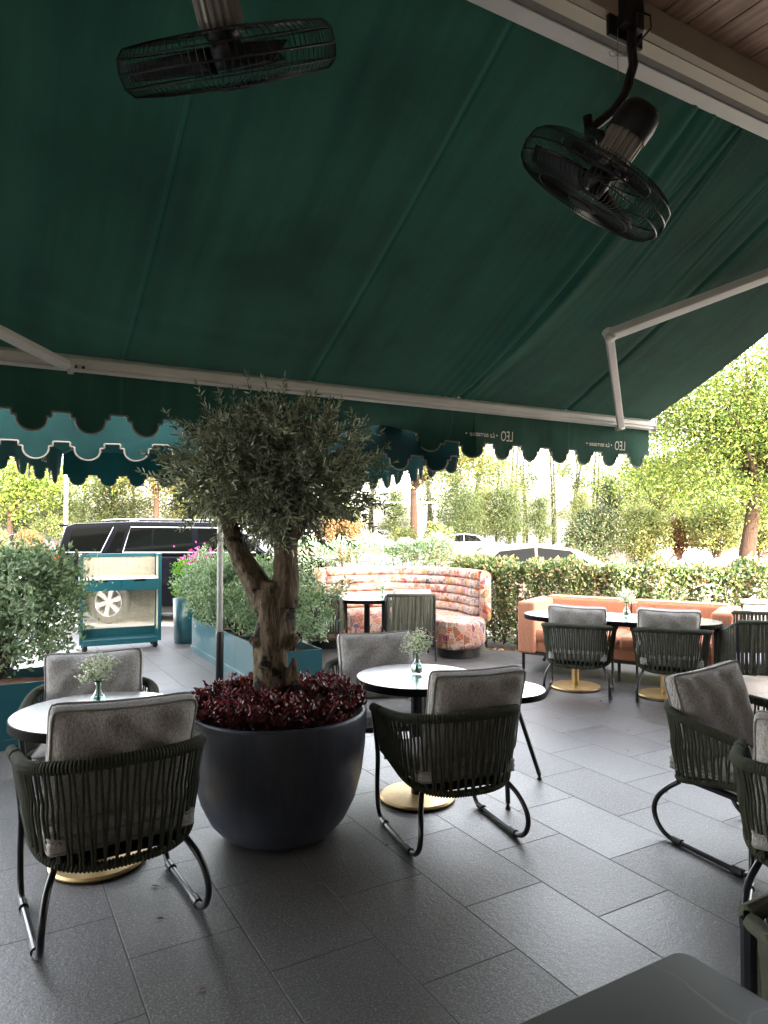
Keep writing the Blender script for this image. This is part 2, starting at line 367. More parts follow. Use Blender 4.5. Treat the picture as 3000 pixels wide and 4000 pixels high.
plk.new(mix(pn, plk, ramp(pn, plk, noise(pn, plk, pmap.outputs[0], 2.2, 6, 0.7), [(0.45, (0, 0, 0)), (0.75, (0.55, 0.55, 0.55))]), (0.034, 0.040, 0.064), (0.080, 0.082, 0.092)), pb_.inputs['Base Color'])
plk.new(ramp(pn, plk, noise(pn, plk, pc_, 5, 6, 0.7), [(0.3, (0.34,)*3), (0.7, (0.58,)*3)]), pb_.inputs['Roughness'])
M['teal'] = simple('teal_lacquer', (0.008, 0.062, 0.078), 0.30, var=0.08, nscale=2, coat=0.15)
M['marble'] = simple('white_marble', (0.75, 0.74, 0.72), 0.25, var=0.06, nscale=4)
M['cane'] = simple('cane_webbing', (0.50, 0.46, 0.34), 0.7, var=0.15, nscale=40)
M['white'] = simple('white_plastic', (0.78, 0.79, 0.82), 0.3, var=0.03)
M['steel'] = simple('brushed_steel', (0.72, 0.71, 0.67), 0.35, 0.1, var=0.1, nscale=20)
M['plate'] = simple('galvanised_plate', (0.12, 0.13, 0.145), 0.55, 0.4, var=0.15)
M['olivebark'] = bark_mat('olive_bark', (0.20, 0.155, 0.108), (0.07, 0.050, 0.033))
M['bark'] = bark_mat('street_tree_bark', (0.040, 0.023, 0.014), (0.016, 0.009, 0.006), knots=False)
M['stem'] = simple('twig_bark', (0.055, 0.038, 0.026), 0.9)
M['casubark'] = simple('casuarina_bark', (0.020, 0.016, 0.012), 0.9)
M['greentwig'] = simple('green_twig', (0.10, 0.12, 0.06), 0.8)
M['olive'] = leaf_mat('olive_leaves', [(0.09, 0.11, 0.080), (0.20, 0.23, 0.17), (0.36, 0.40, 0.31), (0.62, 0.65, 0.54)], 0.42, 0.15, 0.6)
M['red'] = leaf_mat('burgundy_leaves', [(0.022, 0.004, 0.010), (0.060, 0.007, 0.018), (0.115, 0.012, 0.026), (0.16, 0.030, 0.045), (0.22, 0.028, 0.016)], 0.35, 0.25, 0.6)
M['silver'] = leaf_mat('silver_leaves', [(0.08, 0.14, 0.075), (0.15, 0.24, 0.14), (0.25, 0.34, 0.235), (0.34, 0.43, 0.28)], 0.5, 0.25)
M['hedge'] = leaf_mat('hedge_leaves', [(0.0332, 0.065, 0.0231), (0.0664, 0.12, 0.042), (0.1107, 0.175, 0.0683), (0.1882, 0.24, 0.105), (0.2657, 0.25, 0.1155), (0.2435, 0.13, 0.063)], 0.35, 0.25, 0.6)
M['box'] = leaf_mat('boxwood_leaves', [(0.05, 0.14, 0.01), (0.12, 0.30, 0.03), (0.20, 0.40, 0.05)], 0.5, 0.35)
M['street'] = leaf_mat('street_tree_leaves', [(0.022, 0.0467, 0.0068), (0.0591, 0.102, 0.0136), (0.1103, 0.1573, 0.0238), (0.1732, 0.1827, 0.0382)], 0.5, 0.4)
M['amber'] = leaf_mat('turning_leaves', [(0.0277, 0.0525, 0.0105), (0.0738, 0.105, 0.021), (0.1107, 0.1125, 0.0263), (0.1168, 0.075, 0.0225)], 0.5, 0.4)
M['casu'] = leaf_mat('feathery_needles', [(0.0133, 0.0256, 0.008), (0.0371, 0.0576, 0.0176), (0.0852, 0.104, 0.0336)], 0.6, 0.35)
M['casu2'] = leaf_mat('golden_needles', [(0.0208, 0.0338, 0.009), (0.0661, 0.0863, 0.024), (0.132, 0.1425, 0.045)], 0.6, 0.35)
M['shrub'] = leaf_mat('lot_shrub_leaves', [(0.0225, 0.0413, 0.012), (0.06, 0.0975, 0.03), (0.1275, 0.1575, 0.06), (0.15, 0.09, 0.0375)], 0.45, 0.25)
M['shrubpale'] = leaf_mat('pale_shrub_leaves', [(0.05, 0.085, 0.025), (0.12, 0.17, 0.055), (0.22, 0.26, 0.10), (0.30, 0.27, 0.12)], 0.45, 0.3)
M['shrubdark'] = leaf_mat('dark_shrub_leaves', [(0.014, 0.030, 0.012), (0.035, 0.06, 0.024), (0.07, 0.10, 0.045), (0.09, 0.06, 0.03)], 0.45, 0.2)
M['rust'] = leaf_mat('russet_leaves', [(0.072, 0.024, 0.012), (0.144, 0.06, 0.024), (0.168, 0.102, 0.036), (0.06, 0.072, 0.018)], 0.5, 0.3)
M['pink'] = leaf_mat('magenta_bracts', [(0.50, 0.03, 0.35), (0.75, 0.10, 0.55)], 0.6, 0.4)
M['dry'] = leaf_mat('dry_leaves', [(0.20, 0.10, 0.05), (0.36, 0.22, 0.10), (0.10, 0.06, 0.03)], 0.8, 0.1)
M['bud'] = simple('white_buds', (0.86, 0.88, 0.74), 0.8)
M['stemg'] = simple('flower_stems', (0.22, 0.36, 0.12), 0.6)
M['vase'] = glass_mat('vase_glass', (0.80, 0.94, 0.92)); M['water'] = glass_mat('vase_water', (0.9, 0.97, 1.0), 0, 1.33)
M['cglass'] = simple('tinted_car_glass', (0.0008, 0.001, 0.001), 0.03, var=0.0, spec=0.16)
M['suvpaint'] = simple('black_car_paint', (0.0012, 0.0014, 0.0022), 0.14, 0.0, var=0.0, coat=0.04, spec=0.06)
M['champ'] = simple('champagne_car_paint', (0.050, 0.040, 0.030), 0.4, 0.0, var=0.02, coat=0.2)
M['silvercar'] = simple('silver_car_paint', (0.13, 0.125, 0.12), 0.3, 0.2, var=0.02, coat=1.0)
M['whitecar'] = simple('white_car_paint', (0.80, 0.80, 0.80), 0.3, 0.0, var=0.02, coat=1.0)
M['greycar'] = simple('grey_car_paint', (0.035, 0.035, 0.037), 0.3, 0.2, var=0.02, coat=1.0)
M['tyre'] = simple('tyre_rubber', (0.018, 0.018, 0.018), 0.8); M['rim'] = simple('alloy_rim', (0.62, 0.62, 0.62), 0.3, 0.85, var=0.05)
M['chrome'] = simple('chrome_trim', (0.8, 0.8, 0.8), 0.12, 1.0, var=0.0)
M['tail'] = simple('tail_light_lens', (0.60, 0.01, 0.015), 0.15, coat=1.0)
M['skin'] = simple('skin', (0.42, 0.23, 0.16), 0.6); M['shirt'] = simple('checked_shirt', (0.42, 0.44, 0.52), 0.9, var=0.5, nscale=30)
M['dark'] = simple('dark_cloth', (0.03, 0.03, 0.05), 0.9); M['hair'] = simple('hair', (0.02, 0.015, 0.01), 0.7)
M['pole'] = simple('lamp_post_paint', (0.50, 0.50, 0.50), 0.5); M['wire'] = simple('fence_wire', (0.10, 0.10, 0.10), 0.5)
M['parapet'] = simple('far_white_wall', (0.75, 0.74, 0.72), 0.9)

# ------------------------------------------------------------------ ground
def sheet(name, poly, z, mat, parent=None, rz=0.0):
    R = Matrix.Rotation(-rz, 3, 'Z')
    me = bpy.data.meshes.new(name); me.from_pydata([R @ Vector((x, y, 0)) for x, y in poly], [], [tuple(range(len(poly)))])
    o = link(name, me, mat, parent); o.location = (0, 0, z); o.rotation_euler = (0, 0, rz); return o
tag(sheet('ground', [(-400, -60), (400, -60), (400, 700), (-400, 700)], -0.154, M['asphalt']), 'pale asphalt of the road and car park', 'ground', kind='structure')
TERR = [(-16, -8), (13, -8), (13, 7.6), (6.2, 8.25), (1.35, 9.35), (1.5, 11.2), (-1.6, 11.7), (-16, 10.9)]
mb = MB(); n_ = len(TERR)
sk = MB(); sk.add([(x, y, -0.16) for x, y in TERR]+[(x, y, -0.004) for x, y in TERR], [(i, (i+1) % n_, (i+1) % n_+n_, i+n_) for i in range(n_)])
tag(sk.build('terrace_kerb', M['kerb']), 'pale concrete edge of the paved terrace', 'kerb', kind='structure')
tag(sheet('terrace_floor', TERR, 0.0, M['tile'], rz=TH), 'dark granite tile paving of the cafe terrace', 'paving', kind='structure')
def island(name, poly, label, mat=None):
    n = len(poly); c = Vector((sum(p[0] for p in poly)/n, sum(p[1] for p in poly)/n))
    inn = [((x-c.x)*0.985+c.x, (y-c.y)*(0.93)+c.y) for x, y in poly]
    b = MB(); b.add([(x, y, -0.152) for x, y in poly]+[(x, y, -0.01) for x, y in poly]+[(x, y, -0.01) for x, y in inn],
                    [(i, (i+1) % n, (i+1) % n+n, i+n) for i in range(n)]+[(i+n, (i+1) % n+n, (i+1) % n+2*n, i+2*n) for i in range(n)])
    tag(b.build(name+'_kerb', M['kerb']), 'pale kerb round '+label, 'kerb', kind='structure')
    tag(sheet(name, inn, -0.014, mat or M['mulch']), label, 'planting bed', kind='structure')
island('median_bed', [(0.5, 20.5), (60, 20.5), (60, 26.5), (0.5, 26.5)], 'the red mulch bed in the car park')
island('far_bed', [(-80, 42.5), (80, 42.5), (80, 60), (-80, 60)], 'the far mulch bed under the trees')
island('left_bed', [(-40, 33), (-9.5, 33), (-9.5, 37), (-40, 37)], 'the mulch bed left of the road')
tag(sheet('hedge_bed', [(1.35, 9.36), (6.2, 8.26), (13, 7.61), (13, 10.4), (1.6, 11.2)], -0.10, M['darksoil']), 'dark soil and leaf litter under the clipped hedge', 'planting bed', kind='structure')
tag(sheet('booth_hedge_bed', [(-1.6, 11.71), (1.5, 11.21), (1.7, 12.4), (-1.8, 12.8)], -0.10, M['darksoil']), 'dark soil under the hedge behind the booth', 'planting bed', kind='structure')

# ------------------------------------------------------------------ building: soffit, beam, wall behind the viewer
bld = thing('building', 'cafe building with wood plank soffit and beige eave beam', 'building', (0, 0, 0), TH)
# local x = along the front (V), local y = outward (U)
def lb(b, x0, x1, y0, y1, z0, z1, **k): return b.box(((x0+x1)/2, (y0+y1)/2, (z0+z1)/2), (x1-x0, y1-y0, z1-z0), **k)
b = MB(); lb(b, -32, 7.0, 2.003, 2.068, 3.70, 3.98); b.build('eave_beam_outer', M['cream'], bld)
b = MB(); lb(b, -32, 7.0, 1.96, 2.0, 3.703, 3.98); b.build('eave_beam', M['beige'], bld)
b = MB(); lb(b, -32, -5.003, -6.0, 1.958, 3.82, 3.85); x = -5.0
while x < 6.9:
    lb(b, x+0.004, x+0.146, -6.0, 1.958, 3.82, 3.85); x += 0.15
b.build('soffit', M['soffit'], bld)
b = MB(); lb(b, -32, 7.0, -6.2, 2.07, 3.985, 4.06); b.build('roof', M['plaster'], bld)
b = MB(); lb(b, -32, 7.0, -6.4, -6.2, 0.0, 4.06); b.build('wall', M['plaster'], bld)
b = MB(); lb(b, 7.0, 7.2, -6.4, 1.9, 0, 4.06); b.build('wall', M['plaster'], bld)  # unseen end wall, added to close off daylight coming in from the right
b = MB(); lb(b, 2.75, 6.9, 0.9, 1.2, 3.70, 3.818); b.build('ceiling_bulkhead', M['plaster'], bld)

# ------------------------------------------------------------------ main awning
UB, ZB, UR, ZR = 4.34, 2.60, 2.15, 3.80
V0, V1 = -10.1, 5.30
awn = thing('retractable_awning', 'large dark green canvas awning stretched over the near tables', 'awning', (0, 0, 0), TH)
def awn_pt(s, t):
    """s along the bar (V), t 0 at bar .. 1 at rail; local coords"""
    y = UB+(UR-UB)*t; z = ZB+(ZR-ZB)*t
    d = -0.055*sin(pi*t)*(1-0.35*cos(2*pi*(s-V0)/2.4))
    for k, vs in enumerate((-5.3, -4.1, -2.9, -1.7, -0.5, 0.71, 1.91, 3.14, 4.26)):
        e = (s-vs)
        d += 0.013*exp(-(e/0.020)**2)+0.006*sin(e*40+k)*exp(-(e/0.16)**2)*(0.4+0.6*t)
        if k == 7:
            w = 0.10+0.10*t; d -= 0.075*sin(pi*min(1, max(0, t))**0.8)*exp(-((e+0.02)/w)**2)*(1 if e > -0.02 else 0.72)
            d += 0.028*exp(-((e-0.015)/0.028)**2)*sin(pi*t)**0.6+0.005*sin(e*70+4*sin(5*t+e*9))*exp(-(e/0.28)**2)*(0.3+0.7*abs(2*t-1))
    # tension folds fanning out of the cassette
    for (vc, am) in ((3.45, 0.018), (3.95, 0.012), (1.35, 0.008)):
        a = (s-vc)/(0.12+1.15*(1-t)); d += am*sin(a*31+2.2*sin(a*13+vc))*exp(-(a/0.26)**2)*max(0, t-0.35)**1.3*1.5
    # soft horizontal ripples near the front bar
    d += 0.007*sin(60*t+9*s+3*sin(2.3*s))*exp(-((t-0.13-0.03*sin(s*1.3))/0.04)**2)*(0.5+0.5*sin(s*2.1))
    d += 0.010*sin(s*2.9+1.3)*sin(pi*t)*0.8
    return Vector((s, y, z+d))
ss = []
x = V0
while x < V1:
    near = min(abs(x-q) for q in (-5.3, -4.1, -2.9, -1.7, -0.5, 0.71, 1.91, 3.14, 4.26)); ss.append(x); x += 0.006 if near < 0.05 else (0.012 if 2.7 < x < 4.4 else 0.03)
ss.append(V1)
tt = np.linspace(0, 1, 110)
vs = np.array([awn_pt(s, t) for s in ss for t in tt]); nT = len(tt)
qs = np.array([(i*nT+j, (i+1)*nT+j, (i+1)*nT+j+1, i*nT+j+1) for i in range(len(ss)-1) for j in range(nT-1)])
fab = np_mesh('canvas', vs, qs, M['awn'], awn, True)
# front bar: extruded profile
def profile_bar(b, x0, x1, prof): # prof (y,z)
    n = len(prof); b.add([(x0, y, z) for y, z in prof]+[(x1, y, z) for y, z in prof], [tuple(range(n)), tuple(range(2*n-1, n-1, -1))]+[(i, (i+1) % n, (i+1) % n+n, i+n) for i in range(n)])
b = MB(); profile_bar(b, V0, V1+0.02, [(UB-0.045, ZB-0.02), (UB-0.05, ZB-0.055), (UB-0.035, ZB-0.062), (UB-0.035, ZB-0.074), (UB-0.05, ZB-0.082), (UB-0.02, ZB-0.095), (UB+0.03, ZB-0.08), (UB+0.035, ZB-0.0), (UB, ZB+0.015)])
bar = b.build('front_bar', M['alu'], awn, bevel=0.003)
b = MB(); b.box((V1+0.026, UB-0.005, ZB-0.042), (0.012, 0.10, 0.12)); b.build('end_cap', M['alu'], awn, bevel=0.01)
b = MB(); profile_bar(b, V0, V1+0.25, [(2.235, 3.735), (2.150, 3.735), (2.150, 3.86), (2.19, 3.90), (2.26, 3.86), (2.262, 3.77)]); b.build('cassette', M['alu'], awn, bevel=0.004)
b = MB(); profile_bar(b, V0, V1+0.25, [(2.146, 3.742), (2.075, 3.752), (2.075, 3.86), (2.146, 3.86)]); b.build('mounting_rail', M['trim'], awn, bevel=0.003)

def arm(sh, el, ha, parent):
    """folding lateral arm: shoulder, elbow, hand (local points)"""
    def seg(name, a, c, w, h, tp=1.0):
        a = Vector(a); c = Vector(c); d = (c-a); L = d.length; d.normalize()
        nrm = Vector((0, (ZR-ZB), -(UR-UB))).normalized(); s = d.cross(nrm).normalized(); nn = s.cross(d)
        Mx = Matrix((d, s, nn)).transposed(); b = MB(); b.box((a+c)/2, (L, w, h), Mx); return b.build(name, M['alu'], parent, bevel=0.008)
    seg('upper_arm', sh, el, 0.085, 0.060); seg('forearm', Vector(el)+(Vector(ha)-Vector(el)).normalized()*0.03, ha, 0.056, 0.046)
    nrm = Vector((0, (ZR-ZB), -(UR-UB))).normalized(); q = Vector((0, 0, 1)).rotation_difference(nrm).to_matrix()
    b = MB(); b.lathe([(0.0, -0.042), (0.034, -0.042), (0.040, -0.034), (0.040, -0.012), (0.034, -0.010), (0.034, 0.010), (0.040, 0.012), (0.040, 0.034), (0.034, 0.042), (0, 0.042)], 28, el, q); b.build('elbow_joint', M['alu'], parent, True)
    b = MB(); h = Vector(ha); b.box(h+Vector((0.02, 0.035, -0.005)), (0.03, 0.07, 0.05)); b.box(h+Vector((0.06, 0.052, 0.01)), (0.10, 0.012, 0.045)); br = b.build('hand_bracket', M['alu'], parent, bevel=0.004)
    b = MB()
    for dx in (0.045, 0.085): b.lathe([(0, 0.004), (0.008, 0.004), (0.009, 0), (0.009, -0.003)], 12, h+Vector((dx, 0.043, 0.012)), Matrix.Rotation(radians(90), 3, 'X'))
    b.build('bolt', M['fanblack'], br)
arm((5.25, 2.27, 3.62), (3.79, 3.44, 2.965), (4.83, 4.262, 2.505), awn)
arm((-1.55, 2.27, 3.62), (-0.95, 3.50, 2.93), (0.41, 4.255, 2.520), awn)

# valances -----------------------------------------------------------
def scallop(x, H):
    x = x % 1.0; x = min(x, 1-x)
    if x < 0.165: return 0.0
    if x < 0.245: return 0.27*H
    q = (0.5-x)/0.255; return H*(0.40+0.60*sqrt(max(0, 1-q*q)))
def valance(parent, name, mat, top, down, length, s0, s1, pitch, H, phase=0.0, rows=14, trim=0.0065, tmat=None):
    """top(s)->point, down(s,d)->offset vector for drop d; length = drop to the notch"""
    S = []; s = s0
    brk = (0.165, 0.245, 0.755, 0.835)
    while s < s1: S.append(s); s += pitch/40
    for k in range(int(s0/pitch)-2, int(s1/pitch)+3):
        for q in brk:
            for e in (-0.0006, 0.0006):
                w = (k+q-phase)*pitch+e
                if s0 < w < s1: S.append(w)
    S = sorted(S)+[s1]; vs = []; edge = []
    for s in S:
        D = length+scallop(s/pitch+phase, H)
        for j in range(rows): vs.append(top(s)+down(s, D*j/(rows-1)))
        edge.append(vs[-1])
    qs = [(i*rows+j, (i+1)*rows+j, (i+1)*rows+j+1, i*rows+j+1) for i in range(len(S)-1) for j in range(rows-1)]
    o = np_mesh(name, [tuple(v) for v in vs], qs, mat, parent, True)
    b = MB(); b.tube(edge, trim, 5); b.build('piping', tmat or M['trim'], o, True)
    return o
def main_top(s): return Vector((s, UB+0.012, ZB-0.085))
def main_phi(s):
    a = radians(66)*exp(-((s-2.62)/0.42)**2) if s < 3.3 else radians(66)*exp(-((s-2.62)/0.30)**2)
    return a+0.05*sin(s*7)+0.04*sin(s*3.1+1)+(0.06 if s > 3.4 else 0.02)
def main_down(s, d):
    a = main_phi(s)*min(1, 0.35+d*2.2); w = 0.010*sin(s*14+2)*(d/0.4); return Vector((0, sin(a)*d+w, -cos(a)*d))
val = valance(awn, 'valance', M['awn'], main_top, main_down, 0.235, V0, V1, 0.305, 0.115, phase=0.72)

def text_mesh(txt, size, place, parent, shear=0.0, wide=1.0, mat=None):
    """flat lettering laid on a curved cloth: place(x, z)->local point for text coords"""
    cu = bpy.data.curves.new('txt', 'FONT'); cu.body = txt; cu.size = size; cu.shear = shear; cu.resolution_u = 3
    to = bpy.data.objects.new('txt', cu); COL.objects.link(to); bpy.context.view_layer.update()
    me = bpy.data.meshes.new_from_object(to.evaluated_get(bpy.context.evaluated_depsgraph_get()))
    bm = bmesh.new(); bm.from_mesh(me); 
    bmesh.ops.triangulate(bm, faces=bm.faces[:])
    for v in bm.verts: v.co = place(v.co.x*wide, v.co.y)
    bm.to_mesh(me); bm.free(); bpy.data.objects.remove(to); me.materials.clear()
    return link('lettering', me, mat or M['gold'], parent)
# printed on the outer face; from inside it shows through mirrored.  x runs towards -s seen from inside
for sc_ in (2.42, 3.70, 4.99):
    # reads from outside (looking in -U direction): text x grows towards -V
    def pl_(x, y, sc_=sc_, d0=0.205):
        s = sc_-x; d = d0-y; return main_top(s)+main_down(s, d)+Vector((0, -0.004, 0))
    text_mesh('LEO', 0.115, lambda x, y: pl_(x*0.62, y*1.0), val, shear=-0.0)
    text_mesh('\u2022 La terrasse \u2022', 0.055, lambda x, y: pl_(x+0.155, y+0.02), val, shear=0.25)

# ------------------------------------------------------------------ square parasol beyond the awning
umb = thing('parasol', 'big teal square parasol on a steel pole behind the olive tree', 'parasol', (-1.54, 6.6, 0))
O = Vector((-1.54, 6.6, 0))
CN = {'nr': Vector((0.568, 5.47, 2.43))-O, 'nl': Vector((-2.75, 4.48, 2.45))-O, 'fl': Vector((-3.53, 7.7, 2.46))-O, 'fr': Vector((-0.18, 8.4, 2.43))-O}
apex = Vector((0.02, -0.02, 3.15))
b = MB(); N = 14
for a, c in (('nl', 'nr'), ('nr', 'fr'), ('fr', 'fl'), ('fl', 'nl')):
    A, C_ = CN[a], CN[c]; g = []
    for i in range(N+1):
        t = i/N; row = []
        for j in range(N+1):
            w = j/N; e = A.lerp(C_, w); p = apex.lerp(e, t)+Vector((0, 0, -0.06*sin(pi*t)*(1-0.6*abs(2*w-1)))); row.append(p)
        g.append(row)
    b.add([p for r in g for p in r], [(i*(N+1)+j, (i+1)*(N+1)+j, (i+1)*(N+1)+j+1, i*(N+1)+j+1) for i in range(N) for j in range(N)])
b.build('canopy', M['umb'], umb, True)
def uvalance(a, c, phase):
    A, C_ = CN[a], CN[c]; L = (C_-A).length; d = (C_-A).normalized(); out = d.cross(Vector((0, 0, 1)))
    if out.dot((A+C_)/2-Vector((0, 0, 2.4))) < 0: out = -out
    def top(s): return A+d*s
    def down(s, q): return Vector((0, 0, -q))+out*(0.03*sin(s*5.2+phase*9)+0.025*sin(s*11+1))*(q/0.35)
    o = valance(umb, 'valance', M['umb'], top, down, 0.255, 0.0, L, L/11.0, 0.115, phase=0.0); return o, top, down, L
v1_, t1, d1, L1 = uvalance('nl', 'nr', 0.1); uvalance('nr', 'fr', 0.3); uvalance('fr', 'fl', 0.6); v4_, t4, d4, L4 = uvalance('fl', 'nl', 0.8)
def umb_text(vo, top, down, s0, sign, off):
    text_mesh('LEO', 0.125, lambda x, y: top(s0+sign*x*0.62)+down(s0+sign*x*0.62, 0.20-y)+off, vo)
    text_mesh('\u2022 La terrasse \u2022', 0.055, lambda x, y: top(s0+sign*(x+0.165))+down(s0+sign*(x+0.165), 0.18-y)+off, vo, shear=0.25)
umb_text(v1_, t1, d1, 1.75, 1, Vector((0.0, -0.006, 0)))
umb_text(v4_, t4, d4, 0.9, 1, Vector((0.006, 0.0, 0)))
b = MB(); b.tube([(0, 0, 0.62), (0, 0, 3.12)], 0.028, 20); b.build('pole', M['steel'], umb, True)
b = MB(); b.lathe([(0.0, 0.05), (0.037, 0.05), (0.037, 0.63), (0.032, 0.645), (0.0, 0.645)], 20); b.build('pole_sleeve', M['black'], umb, True)
b = MB(); b.box((-0.06, 0.02, 0.03), (0.86, 0.78, 0.06), Matrix.Rotation(radians(28), 3, 'Z')); b.build('base_plate', M['plate'], umb, bevel=0.006)
for k in CN:
    b = MB(); b.tube([apex-Vector((0, 0, 0.10)), CN[k]-Vector((0, 0, 0.02))], 0.013, 6); b.build('rib', M['alu'], umb)
    m_ = (apex*0.45+CN[k]*0.55)-Vector((0, 0, 0.06)); b = MB(); b.tube([(0, 0, 2.35), m_], 0.010, 6); b.build('strut', M['alu'], umb)
b = MB(); b.lathe([(0.035, 2.30), (0.07, 2.30), (0.07, 2.40), (0.035, 2.40)], 16); b.build('hub', M['alu'], umb)
b = MB(); c0 = CN['nr']; b.tube([c0+Vector((-0.02, 0, 0.01)), c0+Vector((0.012, -0.0, -0.045))], 0.014, 8); b.build('corner_cap', M['alu'], umb)

# ------------------------------------------------------------------ fans
def make_fan(label, C0, axis_to_motor, poles, R=0.33, T=0.15, mount=None, seed=1):
    z = Vector(axis_to_motor).normalized(); q = Vector((0, 0, 1)).rotation_difference(z).to_matrix()
    f = thing('ceiling_fan', label, 'fan', C0)
    def W(p): return q @ Vector(p)
    b = MB(); nw = 96
    def cage(side, k):
        a = 2*pi*k/nw; tw = 0.16*side; pts = []
        for (r, zz, dt) in ((0.06, T*0.52, 0), (0.16, T*0.51, .3), (0.25, T*0.48, .65), (R-0.03, T*0.43, .88), (R-0.006, T*0.27, .97), (R, 0.0, 1.0)):
            aa = a+tw*dt; pts.append(W((r*cos(aa), r*sin(aa), side*zz)))
        return pts
    for k in range(nw):
        for side in (-1, 1): b.tube(cage(side, k), 0.0014, 3, cap=False)
    b.build('guard', M['fanblack'], f, fix=False)
    b = MB()
    for (r, zz, th) in ((R, 0, 0.0038), (R-0.006, T*0.27, 0.0026), (R-0.006, -T*0.27, 0.0026), (0.20, T*0.49, 0.0026), (0.20, -T*0.49, 0.0026), (0.06, -T*0.53, 0.003), (0.10, T*0.52, 0.003)):
        b.tube([W((r*cos(2*pi*i/56), r*sin(2*pi*i/56), zz)) for i in range(56)], th, 5, closed=True)
    b.lathe([(0, -0.004), (0.055, -0.004), (0.055, 0.002), (0, 0.004)], 24, W((0, 0, -T*0.54)), q)
    b.build('guard_ring', M['fanblack'], f)
    for k in range(3):
        a0 = 2*pi*k/3+seed; b = MB(); g = []
        for i in range(7):
            r = 0.05+(R-0.075)*i/6; wd = 0.10+0.36*sin(pi*min(1, i/6+0.12))
            for j in range(6):
                t = j/5-0.5; a = a0+t*wd*2.0+0.25*(i/6); g.append(W((r*cos(a), r*sin(a), t*0.075*(1-0.35*i/6))))
        b.add(g, [(i*6+j, (i+1)*6+j, (i+1)*6+j+1, i*6+j+1) for i in range(6) for j in range(5)])
        o = b.build('blade', M['fanblack'], f, True); so = o.modifiers.new('thick', 'SOLIDIFY'); so.thickness = 0.002
    b = MB(); b.lathe([(0, -0.03), (0.045, -0.03), (0.055, 0.02), (0.05, 0.05), (0, 0.05)], 20, (0, 0, 0), q); b.build('blade_hub', M['fanblack'], f, True)
    # ribbed motor
    b = MB(); n = 72; prof = [(0.060, 0.07), (0.068, 0.10), (0.070, 0.20), (0.066, 0.225)]
    vsm = []; 
    for (r, zz) in prof:
        for k in range(n):
            a = 2*pi*k/n; rr = r*(1.0+(0.07 if k % 4 < 2 else -0.04)); vsm.append(W((rr*cos(a), rr*sin(a), zz)))
    b.add(vsm, [(i*n+k, i*n+(k+1) % n, (i+1)*n+(k+1) % n, (i+1)*n+k) for i in range(3) for k in range(n)]); b.build('motor', M['motor'], f)
    b = MB(); b.lathe([(0.0, 0.04), (0.05, 0.05), (0.066, 0.07), (0.066, 0.075)], 28, (0, 0, 0), q); b.lathe([(0.080, 0.20), (0.083, 0.25), (0.078, 0.29), (0.06, 0.315), (0.0, 0.325)], 28, (0, 0, 0), q); b.build('motor_cover', M['fanblack'], f, True)
    b = MB(); b.tube([Vector(p)-Vector(C0) for p in poles], 0.019, 12); b.build('mounting_arm', M['fanblack'], f, True)
    if mount:
        b = MB(); mp = Vector(mount)-Vector(C0); Mz = Matrix.Rotation(TH, 3, 'Z')
        b.box(mp, (0.20, 0.02, 0.20), Mz); b.box(mp+Mz @ Vector((0, -0.03, 0)), (0.11, 0.05, 0.13), Mz); b.build('wall_plate', M['fanblack'], f, bevel=0.006)
    return f
def R_(px, py):
    X = (px-1500)/2740; Y = (2000-py)/2740; cp, sp = cos(0.0224), sin(0.0224); return Vector((X, cp-Y*sp, sp+Y*cp))
CAMP = Vector((0, 0, CAMZ))
fc = CAMP+R_(2320, 725)*2.72
ray = R_(2320, 725).normalized(); upi = (Vector((0, 0, 1))-ray*ray.z).normalized(); ri = ray.cross(upi).normalized()
ax = (ri*0.60+upi*0.80)*0.97+ray*0.20
pp = [CAMP+R_(*p)*t for p, t in (((2472, 60), 2.86), ((2466, 175), 2.85), ((2474, 255), 2.83), ((2440, 370), 2.80), ((2395, 435), 2.80), ((2325, 490), 2.80), ((2300, 515), 2.80))]
# drop to the yoke on the motor side of the cage
pp += [fc+ax.normalized()*0.13+upi*0.07-ri*0.05, fc+ax.normalized()*0.10]
fan1 = make_fan('black caged fan hanging on a bent arm near the wooden soffit', fc, ax, pp, R=0.315, mount=CAMP+R_(2440, 75)*2.895, seed=0.4)
b = MB(); y0 = CAMP+R_(2295, 455)*2.80-fc; y1 = CAMP+R_(2312, 570)*2.80-fc; b.tube([y0, y1], 0.019, 12); b.build('arm_stub', M['fanblack'], fan1, True)
b = MB(); b.tube([CAMP+R_(*p)*t-fc for p, t in (((2480, 40), 2.84), ((2540, 60), 2.80), ((2543, 110), 2.80), ((2500, 160), 2.82), ((2475, 190), 2.82), ((2470, 330), 2.78), ((2420, 430), 2.76), ((2370, 500), 2.76), ((2360, 560), 2.78))], 0.004, 6); b.build('power_cable', M['black'], fan1, True)
b = MB(); b.tube([CAMP+R_(2413, 110)*2.84-fc, CAMP+R_(2412, 200)*2.84-fc, CAMP+R_(2416, 315)*2.84-fc], 0.0015, 4)
for sg in (-1, 1):
    b.tube([CAMP+R_(2412+sg*q[0], 215+q[1])*2.84-fc for q in ((0, 0), (18, -16), (34, -12), (28, 4), (8, 4), (0, 0))], 0.0015, 4)
b.build('pull_cord', M['trim'], fan1)
fc2 = CAMP+R_(893, 228)*2.30
ray = R_(893, 228).normalized(); upi = (Vector((0, 0, 1))-ray*ray.z).normalized(); ri = ray.cross(upi).normalized()
ax2 = (ri*-0.25+upi*0.96)+ray*0.0
a2 = ax2.normalized()
top2 = uv(1.99, 0.55, 3.75)
fan2 = make_fan('black caged fan seen edge-on under the dark green canvas', fc2, ax2, [fc2+a2*0.31, fc2+a2*0.42+Vector((0, -.03, .03)), top2+Vector((0.0, -0.03, -0.12)), top2], R=0.355, T=0.155, mount=top2+uv(-0.01, 0, 0.05), seed=0.9)

